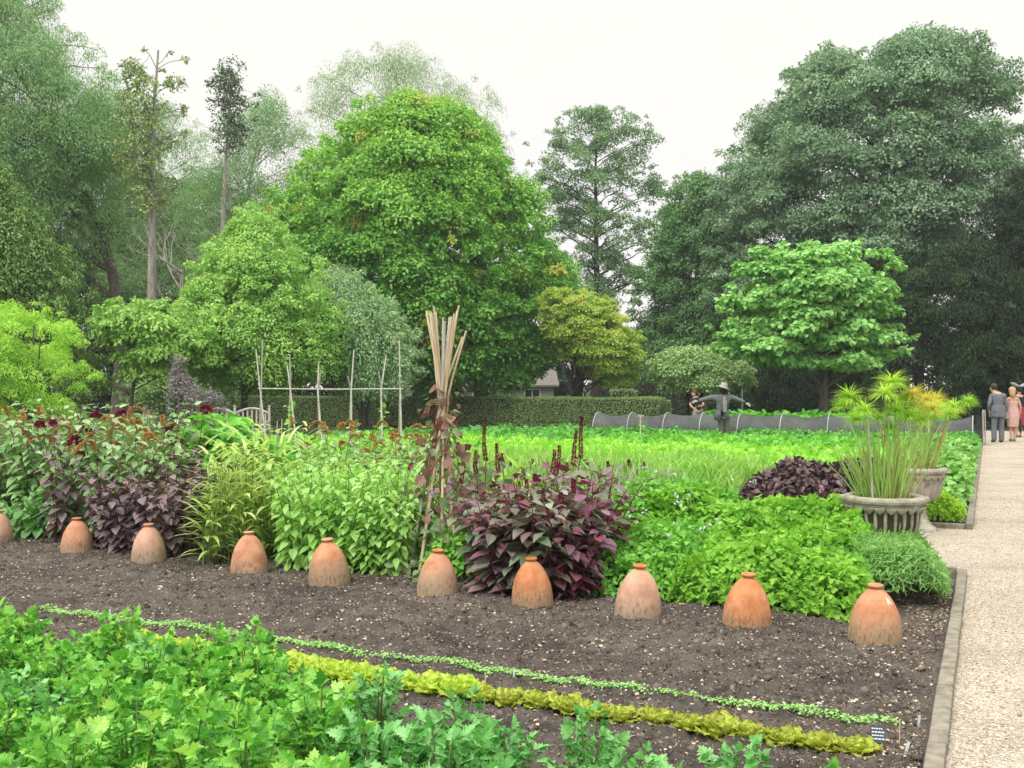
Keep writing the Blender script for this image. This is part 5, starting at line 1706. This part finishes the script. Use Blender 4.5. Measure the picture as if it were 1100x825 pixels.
# ================================================================ small markers
M_slate = noise_mat('slate_label', [(.015, .03, .06), (.03, .055, .09)], scale=30, rough=.5)
p = at(943, 4.4)
t = thing('plant_label', 'dark blue plant label with white lettering at the right end of the lettuce row', 'plant label', p, -.25)
b = MB(); b.tube([(0, .004, -.05), (0, .004, .05)], .005, 6); b.build('stem', M_slate, t)
R_ = Matrix.Rotation(-.75, 3, 'X') @ Matrix.Rotation(0, 3, 'Z')
b = MB(); R_ = Matrix.Rotation(math.radians(-35), 3, 'X'); b.box((0, 0, .075), (.062, .004, .075), M=R_); b.build('plate', M_slate, t)
b = MB()
rnd_ = random.Random(4)
for row in range(4):
    x = -.025
    zz = .024 - row * .015
    while x < .02:
        w_ = rnd_.uniform(.005, .013)
        b.box(R_ @ Vector((x + w_ / 2, -.0032, zz)) + Vector((0, 0, .075)), (w_, .0012, .005), M=R_); x += w_ + .003
b.build('lettering', M_white, t)
M_lab = noise_mat('label_plastic', [(.55, .58, .6), (.8, .82, .83)], scale=9, rough=.4)
for px, py, ht, mat, lab, rx in ((973, 815, .075, M_lab, 'narrow white plastic label stuck in the soil beside the blue label', .3), (966, 800, .115, M_cane, 'thin brown stick beside the narrow white label', 0), (987, 780, .05, M_lab, 'small thin white peg by the end of the seedling line', .1),
                         (521, 750, .13, M_cane, 'thin stick marking the gap between lime and bronze lettuces', 0), (552, 728, .05, M_lab, 'small white peg in the middle of the seedling line', 0), (520, 757, .03, M_lab, 'little white tag at the foot of the stick between the lettuces', .2),
                         (118, 662, .05, M_lab, 'little white peg at the left end of the seedling line', 0)):
    d = F * EYE / (py - HZ)
    p = at(px, d)
    b = MB()
    if mat is M_lab: b.box((0, 0, ht / 2 - .01), (.011, .003, ht + .02), M=Matrix.Rotation(rx, 3, 'Y'))
    else: b.tube([(0, 0, -.03), (.002, 0, ht)], .0035, 5)
    o = b.build('row_marker', mat, None, p)
    tag(o, lab, 'marker')

# ================================================================ house glimpsed under the trees
M_wall = noise_mat('pale_render', [(.30, .29, .28), (.42, .41, .39)], scale=1.5, rough=.9)
M_roof = noise_mat('stone_roof', [(.14, .12, .11), (.26, .23, .21)], scale=9, rough=.9, bump=.5)
M_glass = noise_mat('window_dark', [(.01, .012, .014), (.03, .033, .036)], scale=2, rough=.15)
hp_ = at(545, 60)
t = thing('cottage', 'pale cottage with a stone roof half hidden under the broad maple', 'building', hp_, .05)
b = MB(); b.box((0, 2, .95), (5.6, 4, 1.9)); b.build('wall', M_wall, t)
b = MB(); b.add([(-3.1, -.35, 1.85), (3.1, -.35, 1.85), (3.1, 2, 2.95), (-3.1, 2, 2.95), (3.1, 4.35, 1.85), (-3.1, 4.35, 1.85), (-3.1, -.35, 1.75), (3.1, -.35, 1.75), (3.1, 4.35, 1.75), (-3.1, 4.35, 1.75)],
                [(0, 1, 2, 3), (3, 2, 4, 5), (6, 7, 1, 0), (8, 9, 5, 4), (1, 7, 8, 4, 2), (0, 3, 5, 9, 6), (9, 8, 7, 6)]); b.build('roof', M_roof, t)
for x in (-1.6, 1.5):
    b = MB(); b.box((x, .02, 1.1), (.9, .1, .95)); o = b.build('window', M_glass, t)
    b = MB()
    for dx, dz, w_, h_ in ((-.47, 0, .07, 1.05), (.47, 0, .07, 1.05), (0, .5, 1.0, .07), (0, -.5, 1.0, .07), (0, 0, .05, .94)): b.box((x + dx, -.04, 1.1 + dz), (w_, .06, h_))
    b.build('frame', M_white, o)
# ================================================================ people and scarecrow
def skin_mesh(name, pts, edges, rad, mat, levels=1):
    me = bpy.data.meshes.new(name)
    me.from_pydata([tuple(p) for p in pts], edges, [])
    o = bpy.data.objects.new('tmp_skin', me)
    COL.objects.link(o)
    sk = o.modifiers.new('skin', 'SKIN')
    sk.use_smooth_shade = True
    for i, r in enumerate(rad):
        v = me.skin_vertices[0].data[i]
        v.radius = r if isinstance(r, tuple) else (r, r)
        v.use_root = (i == 0)
    sb = o.modifiers.new('sub', 'SUBSURF'); sb.levels = levels; sb.render_levels = levels
    dg = bpy.context.evaluated_depsgraph_get()
    dg.update()
    out = bpy.data.meshes.new_from_object(o.evaluated_get(dg))
    out.name = name
    out.materials.clear(); out.materials.append(mat)
    bpy.data.objects.remove(o)
    return out


class Fig:
    def __init__(s): s.p = []; s.e = []; s.r = []

    def pt(s, p, r, par=None):
        s.p.append(Vector(p)); s.r.append(r)
        i = len(s.p) - 1
        if par is not None: s.e.append((par, i))
        return i

    def chain(s, par, *pr):
        for p, r in pr: par = s.pt(p, r, par)
        return par


def hand(f, par, at_, d, side):
    """palm and five short bent fingers"""
    d = Vector(d).normalized(); a = Vector(at_)
    sd = d.cross(Vector((0, 1, 0.1))).normalized()
    pm = f.pt(a + d * .07, (.030, .022), par)
    for k, (o, L) in enumerate(((-.027, .062), (-.009, .072), (.009, .068), (.027, .052))):
        f.chain(pm, (a + d * .10 + sd * o, .010), (a + d * (.10 + L * .6) + sd * o, .009), (a + d * (.10 + L) + sd * o + Vector((0, -.012, 0)), .007))
    f.chain(pm, (a + d * .06 + sd * .040 * side, .011), (a + d * .10 + sd * .052 * side, .008))
    return pm


M_skin = noise_mat('skin', [(.50, .29, .20), (.58, .35, .25)], scale=6, rough=.6)
M_suit = noise_mat('grey_suit', [(.115, .125, .15), (.17, .18, .21)], scale=9, rough=.85)
M_shoe = noise_mat('black_leather', [(.012, .011, .01), (.03, .027, .025)], scale=9, rough=.35)
M_hairb = noise_mat('brown_hair', [(.03, .018, .01), (.075, .045, .025)], scale=30, rough=.6)
M_hairf = noise_mat('fair_hair', [(.36, .23, .11), (.55, .39, .22)], scale=30, rough=.55)
M_pink = noise_mat('pink_satin', [(.50, .31, .28), (.62, .41, .37)], scale=12, rough=.45)
M_red = noise_mat('red_cloth', [(.24, .02, .03), (.33, .04, .05)], scale=9, rough=.7)
M_blk = noise_mat('black_cloth', [(.012, .013, .018), (.03, .032, .04)], scale=9, rough=.8)
M_khk = noise_mat('pale_cloth', [(.40, .36, .33), (.52, .47, .43)], scale=9, rough=.8)
M_fas = noise_mat('grey_sinamay', [(.22, .25, .29), (.36, .39, .43)], scale=12, rough=.7)
M_wht = noise_mat('shirt_cloth', [(.45, .45, .44), (.60, .60, .58)], scale=9, rough=.8)
M_bag = noise_mat('beige_leather', [(.36, .27, .18), (.46, .35, .25)], scale=9, rough=.5)


def head(f, neck, c, r=.095, face=(0, 1, 0)):
    fv = Vector(face).normalized()
    c = Vector(c)
    n = f.pt(c + Vector((0, 0, -.10)) + fv * -.01, .054, neck)
    m = f.pt(c + fv * .01, (r * .86, r * 1.0), n)
    f.pt(c + Vector((0, 0, .085)), (r * .68, r * .78), m)
    f.chain(m, (c + fv * .095 + Vector((0, 0, -.015)), .016), (c + fv * .112 + Vector((0, 0, -.025)), .011))   # nose
    for s in (-1, 1):
        sdv = fv.cross(Vector((0, 0, 1))) * s
        f.chain(m, (c + sdv * .085 + Vector((0, 0, -.01)), .018), (c + sdv * .097 + Vector((0, 0, .012)), .012))  # ears
    return m


def person(name, label, px, d, rz, build, cat='person', group=None):
    t = thing(name, label, cat, at(px, d), rz, group)
    build(t)
    return t


M_eye = noise_mat('eye_dark', [(.01, .01, .01), (.02, .02, .02)], rough=.2)


def face_bits(t, c, face=(0, 1, 0)):
    fv = Vector(face).normalized(); sdv = fv.cross(Vector((0, 0, 1))); c = Vector(c)
    for s in (-1, 1):
        b = MB(); b.ball(c + fv * .088 + sdv * .034 * s + Vector((0, 0, .012)), .011); b.build('eye', M_eye, t)
    b = MB(); b.tube([c + fv * .088 + sdv * -.024 + Vector((0, 0, -.052)), c + fv * .097 + Vector((0, 0, -.055)), c + fv * .088 + sdv * .024 + Vector((0, 0, -.052))], .006, 5); b.build('mouth', M_red, t)


# local axes: +Y is away from the camera (the way the couple walk); +X right
def man(t):
    hc = (-.10, .13, 1.64)
    f = Fig()
    p = f.pt((0, 0, .95), (.15, .10))
    ch = f.chain(p, ((0, 0, 1.10), (.145, .10)), ((0, .01, 1.30), (.17, .105)), ((0, .02, 1.42), (.15, .085)))
    nk = f.pt((-.03, .06, 1.50), .058, ch)
    head(f, nk, hc, face=(-.55, .7, -.45))
    for s in (-1, 1):
        f.chain(p, ((s * .095, 0, .86), .085), ((s * .10, .02, .5), .058), ((s * .105, -.01, .12), .042), ((s * .11, .0, .06), .042), ((s * .12, .14, .03), .034))
    # left arm: hand pushed in the trouser pocket; right arm hanging
    a = f.chain(ch, ((-.19, .02, 1.40), .062), ((-.275, -.05, 1.14), .046), ((-.235, .05, .93), .034)); hand(f, a, (-.23, .05, .92), (.25, .15, -1), 1)
    a = f.chain(ch, ((.19, .02, 1.40), .062), ((.245, .0, 1.13), .046), ((.255, .06, .89), .034)); hand(f, a, (.255, .06, .885), (0, .1, -1), -1)
    put('body', skin_mesh('man_body', f.p, f.e, f.r, M_skin, 2), t)
    face_bits(t, hc, (-.55, .7, -.45))
    j = Fig()
    p = j.pt((0, 0, .76), (.20, .145))
    c = j.chain(p, ((0, 0, 1.0), (.178, .125)), ((0, 0, 1.14), (.172, .122)), ((0, .01, 1.32), (.198, .125)), ((0, .02, 1.43), (.165, .10)))
    j.chain(c, ((-.02, .05, 1.48), .085), ((-.03, .06, 1.54), .066))
    j.chain(c, ((-.185, .02, 1.40), .070), ((-.275, -.055, 1.14), .056), ((-.24, .045, .96), .050))
    j.chain(c, ((.185, .02, 1.40), .070), ((.25, .0, 1.13), .056), ((.258, .05, .91), .048))
    put('jacket', skin_mesh('man_jacket', j.p, j.e, j.r, M_suit, 2), t)
    b = MB(); b.lathe([(.222, .77), (.225, .78), (.218, .95), (.206, 1.06), (.19, 1.13)], 28, sy=.82, close=False); b.build('jacket_skirt', M_suit, t)
    q = Fig()
    p = q.pt((0, 0, 1.02), (.165, .12))
    for s in (-1, 1):
        q.chain(p, ((s * .09, 0, .84), .112), ((s * .105, .02, .48), .086), ((s * .108, .0, .015), .08))
    put('trousers', skin_mesh('man_trousers', q.p, q.e, q.r, M_suit, 2), t)
    for s in (-1, 1):
        b = MB(); b.ball((s * .115, .07, .035), .05, 1.0, 2.6, .75); b.build('shoe', M_shoe, t)
    b = MB(); b.ball(Vector(hc) + Vector((.02, -.02, .035)), .108, .95, 1.0, 1.0); b.build('hair', M_hairb, t)
    b = MB(); b.lathe([(.068, 1.49), (.072, 1.525), (.064, 1.555)], 16, c=(-.045, .07, 0)); b.build('collar', M_wht, t)


def woman(t):
    hc = (-.02, .02, 1.53)
    f = Fig()
    p = f.pt((0, 0, .90), (.15, .105))
    ch = f.chain(p, ((0, 0, 1.05), (.115, .085)), ((0, .0, 1.20), (.135, .09)), ((0, .0, 1.32), (.115, .07)))
    nk = f.pt((0, .01, 1.40), .045, ch)
    head(f, nk, hc, .088, face=(-.2, 1, -.1))
    for s in (-1, 1):
        f.chain(p, ((s * .075, 0, .80), .085), ((s * .06, .02, .46), .052), ((s * .05, -.01, .12), .033), ((s * .05, 0, .08), .033), ((s * .055, .11, .035), .028))
    a = f.chain(ch, ((-.15, 0, 1.31), .046), ((-.205, -.03, 1.08), .035), ((-.21, .04, .86), .027)); hand(f, a, (-.21, .04, .855), (0, .1, -1), 1)
    a = f.chain(ch, ((.15, 0, 1.31), .046), ((.215, -.03, 1.08), .035), ((.235, .03, .86), .027)); hand(f, a, (.235, .03, .855), (0, .1, -1), -1)
    put('body', skin_mesh('woman_body', f.p, f.e, f.r, M_skin, 2), t)
    face_bits(t, hc, (-.2, 1, -.1))
    b = MB(); b.lathe([(.158, .46), (.172, .55), (.182, .70), (.188, .85), (.172, .95), (.142, 1.05), (.148, 1.14), (.165, 1.22), (.160, 1.235), (.10, 1.23)], 28, sy=.74, close=False); b.build('dress', M_pink, t)
    b = MB(); b.ball((-.02, -.005, 1.565), .112, .95, .95, 1.0); b.tube([(-.03, -.05, 1.56), (-.045, -.085, 1.47), (-.05, -.085, 1.38), (-.04, -.06, 1.33)], [.08, .082, .062, .02], 10, flat=.7); b.build('hair', M_hairf, t)
    for s in (-1, 1):
        b = MB(); b.ball((s * .055, .05, .055), .036, 1.0, 2.3, .7); b.tube([(s * .05, -.03, .06), (s * .05, -.035, 0)], [.02, .008], 6); b.build('shoe', M_shoe, t)


def third(t):
    hc = (0, 0, 1.56)
    f = Fig()
    p = f.pt((0, 0, .92), (.15, .11))
    ch = f.chain(p, ((0, 0, 1.08), (.125, .09)), ((0, .0, 1.24), (.14, .095)), ((0, .0, 1.36), (.125, .075)))
    nk = f.pt((0, .01, 1.43), .048, ch)
    head(f, nk, hc, .09, face=(0, 1, 0))
    for s in (-1, 1):
        f.chain(p, ((s * .075, 0, .80), .085), ((s * .07, .02, .46), .055), ((s * .06, -.01, .12), .036), ((s * .06, 0, .07), .035), ((s * .065, .11, .035), .028))
    a = f.chain(ch, ((-.16, 0, 1.35), .05), ((-.23, -.03, 1.1), .038), ((-.2, .1, .92), .028)); hand(f, a, (-.2, .1, .915), (.2, .6, -.6), 1)
    a = f.chain(ch, ((.16, 0, 1.35), .05), ((.36, -.02, 1.18), .04), ((.20, .12, 1.06), .029)); hand(f, a, (.20, .12, 1.06), (-.8, .4, .2), -1)
    put('body', skin_mesh('guest_body', f.p, f.e, f.r, M_skin, 2), t)
    face_bits(t, hc)
    j = Fig()
    p = j.pt((0, 0, .98), (.165, .12))
    c = j.chain(p, ((0, 0, 1.1), (.15, .11)), ((0, 0, 1.24), (.165, .115)), ((0, 0, 1.38), (.13, .085)))
    j.chain(c, ((-.165, 0, 1.35), .066), ((-.235, -.03, 1.1), .054), ((-.2, .09, .94), .044))
    j.chain(c, ((.165, 0, 1.35), .066), ((.365, -.02, 1.18), .056), ((.22, .11, 1.07), .044))
    put('jacket', skin_mesh('guest_jacket', j.p, j.e, j.r, M_blk, 2), t)
    b = MB(); b.lathe([(.20, .40), (.20, .6), (.195, .8), (.175, .95), (.15, 1.02)], 24, sy=.8, close=False); b.build('skirt', M_red, t)
    b = MB(); b.ball((0, -.01, 1.59), .105); b.build('hair', M_blk, t)
    b = MB()
    for s in (-1, 1):
        b.tube([(0, -.02, 1.68), (s * .10, -.03, 1.71), (s * .22, -.03, 1.77), (s * .31, -.02, 1.82)], [.05, .115, .10, .02], 10, flat=.45)
    b.lathe([(.02, 1.66), (.10, 1.69), (.06, 1.71)], 14); b.build('hat', M_fas, t)
    for s in (-1, 1):
        b = MB(); b.ball((s * .065, .05, .04), .038, 1.0, 2.3, .8); b.build('shoe', M_shoe, t)


person('person', 'man in a grey suit, head bowed, seen from behind with one hand in his pocket', 1072, 30.0, -.1, man, group='strolling guests')
person('person', 'woman in a strapless pale pink dress with fair hair, seen from behind', 1088, 30.2, -.05, woman, group='strolling guests')
person('person', 'guest in dark jacket, red skirt and grey winged hat beyond the pink dress', 1094.5, 33.0, .1, third, group='strolling guests')
t = thing('handbag', 'small beige handbag held between the suited man and the woman in pink', 'bag', at(1080.5, 30.1, .70), 0)
b = MB(); b.box((0, 0, .09), (.17, .08, .18)); o = b.build('body', M_bag, t); md = o.modifiers.new('b', 'BEVEL'); md.width = .025; md.segments = 3
b = MB(); b.tube([(-.06, 0, .18), (-.05, 0, .24), (0, 0, .27), (.05, 0, .24), (.06, 0, .18)], .008, 6); b.build('handle', M_bag, t)
t = thing('umbrella', 'furled black umbrella hanging from the hand of the woman in pink', 'umbrella', at(1096.3, 30.15, .25), 0)
b = MB(); b.tube([(0, 0, 0), (0, 0, .08), (0, 0, .3), (0, 0, .48)], [.006, .03, .035, .012], 9); b.build('canopy', M_blk, t)
b = MB(); b.tube([(0, 0, .48), (0, 0, .56), (.02, 0, .59), (.05, 0, .58)], .009, 6); b.build('handle', M_blk, t)


def gardener(t):
    hc = (-.10, .0, 1.43)
    f = Fig()
    p = f.pt((0.05, 0, .86), (.155, .12))
    ch = f.chain(p, ((.04, 0, 1.0), (.14, .11)), ((-.0, 0, 1.18), (.16, .115)), ((-.04, 0, 1.27), (.14, .09)))
    nk = f.pt((-.07, 0, 1.32), .052, ch)
    head(f, nk, hc, face=(-.8, -.3, -.3))
    for s in (-1, 1):
        f.chain(p, ((.05 + s * .095, 0, .76), .09), ((.05 + s * .14, -.03, .42), .062), ((.05 + s * .17, .0, .10), .042), ((.05 + s * .17, .0, .06), .042), ((.03 + s * .18, -.12, .035), .034))
    a = f.chain(ch, ((-.18, -.02, 1.22), .056), ((-.27, -.12, 1.02), .043), ((-.16, -.24, .90), .032)); hand(f, a, (-.16, -.24, .895), (.6, -.5, -.4), 1)
    a = f.chain(ch, ((.16, -.02, 1.23), .056), ((.23, -.14, 1.02), .043), ((.10, -.26, .98), .032)); hand(f, a, (.10, -.26, .98), (-.7, -.5, .0), -1)
    put('body', skin_mesh('gardener_body', f.p, f.e, f.r, M_skin, 2), t)
    face_bits(t, hc, (-.8, -.3, -.3))
    j = Fig()
    p = j.pt((.05, 0, .78), (.19, .15))
    c = j.chain(p, ((.04, 0, 1.0), (.165, .13)), ((0, 0, 1.17), (.185, .135)), ((-.04, 0, 1.275), (.15, .10)))
    j.chain(c, ((-.18, -.02, 1.22), .075), ((-.25, -.09, 1.07), .066)); j.chain(c, ((.165, -.02, 1.23), .075), ((.215, -.10, 1.08), .066))
    put('top', skin_mesh('gardener_top', j.p, j.e, j.r, M_blk, 2), t)
    q = Fig(); p = q.pt((.05, 0, .95), (.165, .13))
    for s in (-1, 1): q.chain(p, ((.05 + s * .10, 0, .75), .115), ((.05 + s * .145, -.03, .42), .10), ((.05 + s * .17, 0, .09), .09))
    put('trousers', skin_mesh('gardener_trousers', q.p, q.e, q.r, M_khk, 2), t)
    b = MB(); b.ball(Vector(hc) + Vector((.03, .02, .035)), .112); b.build('hair', noise_mat('auburn_hair', [(.10, .03, .018), (.2, .06, .035)], scale=30), t)
    for s in (-1, 1):
        b = MB(); b.ball((.04 + s * .175, -.06, .035), .05, 1.0, 2.4, .75); b.build('shoe', M_shoe, t)


person('person', 'gardener with reddish hair in a dark top and pale trousers behind the scarecrow', 748.5, 36.5, 0, gardener)

# ---- scarecrow
M_tweed = noise_mat('faded_tweed', [(.10, .11, .12), (.17, .18, .195)], scale=25, rough=.9)
M_troug = noise_mat('brown_grey_cloth', [(.09, .08, .075), (.15, .135, .125)], scale=20, rough=.9)
M_straw = noise_mat('grey_straw', [(.26, .24, .22), (.42, .40, .37)], scale=40, rough=.8)
M_sack = noise_mat('dark_sacking', [(.02, .018, .016), (.045, .04, .036)], scale=40, rough=.95)
M_glove = noise_mat('pale_glove', [(.42, .42, .40), (.56, .56, .53)], scale=20, rough=.8)
t = thing('scarecrow', 'scarecrow in an old grey jacket and hat with arms stretched wide over vegetables', 'scarecrow', at(776.5, 28.3), 0)
j = Fig()
p = j.pt((-.03, 0, .95), (.165, .115))
c = j.chain(p, ((-.03, 0, 1.05), (.18, .12)), ((0, 0, 1.2), (.20, .13)), ((0, 0, 1.36), (.17, .10)))
j.pt((0, 0, 1.44), .075, c)
j.chain(c, ((-.2, 0, 1.375), .085), ((-.45, 0, 1.335), .07), ((-.70, -.03, 1.265), .055))
j.chain(c, ((.2, 0, 1.375), .085), ((.45, 0, 1.30), .068), ((.62, -.03, 1.215), .055))
put('jacket', skin_mesh('scarecrow_jacket', j.p, j.e, j.r, M_tweed, 2), t)
b = MB()
vs = []
for i in range(21):
    a = -PI / 2 + .32 + (2 * PI - .64) * i / 20
    for (r, z) in ((.185, 1.02), (.205, .90), (.222, .74 - .04 * math.cos(a * 3)), (.207, .74 - .04 * math.cos(a * 3)), (.17, 1.02)):
        vs.append((r * math.cos(a) - .03, r * .72 * math.sin(a), z))
b.add(vs, [(5 * i + k, 5 * i + 5 + k, 5 * i + 6 + k, 5 * i + 1 + k) for i in range(20) for k in range(4)], True)
b.build('jacket_skirt', M_tweed, t)
for sg in (-1, 1):
    b = MB(); b.tube([(sg * .05 + .02, -.115, 1.43), (sg * .10 + .02, -.15, 1.30), (sg * .06, -.155, 1.12)], [.02, .036, .012], 6, flat=.4); b.build('lapel', M_tweed, t)
b = MB(); b.add([(-.03, -.135, 1.40), (.06, -.135, 1.40), (.075, -.168, 1.2), (.07, -.162, .95), (-.02, -.162, .95), (-.04, -.168, 1.2), (-.03, -.10, 1.40), (.06, -.10, 1.40), (.075, -.10, 1.2), (.07, -.10, .95), (-.02, -.10, .95), (-.04, -.10, 1.2)],
                [(5, 2, 1, 0), (4, 3, 2, 5), (0, 1, 7, 6), (1, 2, 8, 7), (2, 3, 9, 8), (3, 4, 10, 9), (4, 5, 11, 10), (5, 0, 6, 11)]); b.build('shirt', noise_mat('grey_shirt', [(.20, .20, .20), (.30, .30, .295)], scale=14, rough=.9), t)
q = Fig(); p = q.pt((0.02, 0, .92), (.165, .12))
for s in (-1, 1): q.chain(p, ((.02 + s * .085, 0, .80), .105), ((.05 + s * .085, 0, .42), .09), ((.07 + s * .07, 0, .02), .08))
put('trousers', skin_mesh('scarecrow_trousers', q.p, q.e, q.r, M_troug, 2), t)
f = Fig(); p = f.pt((0, 0, 1.42), .06); f.chain(p, ((0.0, -.01, 1.49), .065), ((.01, -.02, 1.56), (.095, .10)), ((.01, -.02, 1.64), (.075, .08)))
put('head', skin_mesh('scarecrow_head', f.p, f.e, f.r, M_sack, 2), t)
b = MB(); b.lathe([(.0, .135), (.06, .135), (.095, .115), (.10, .02), (.12, .0), (.20, -.015), (.205, -.022), (.12, -.012), (.098, 0), (0, .0)], 24, close=False)
o = b.build('hat', M_straw, t); o.location = (.01, -.02, 1.66); o.rotation_euler = (.05, .32, 0)
for sx_, d_ in ((-.72, (-1, 0, -.25)), (.64, (1, 0, -.55))):
    f = Fig(); z0 = 1.262 if sx_ < 0 else 1.20
    p = f.pt((sx_, -.03, z0), .036); hand(f, p, Vector((sx_, -.03, z0)), d_, -1 if sx_ < 0 else 1)
    put('hand', skin_mesh('scarecrow_hand', f.p, f.e, f.r, M_glove, 1), t)
b = MB(); b.tube([(.06, .05, -.1), (.02, .05, 1.4)], .03, 7); b.build('pole', M_caneg, t)
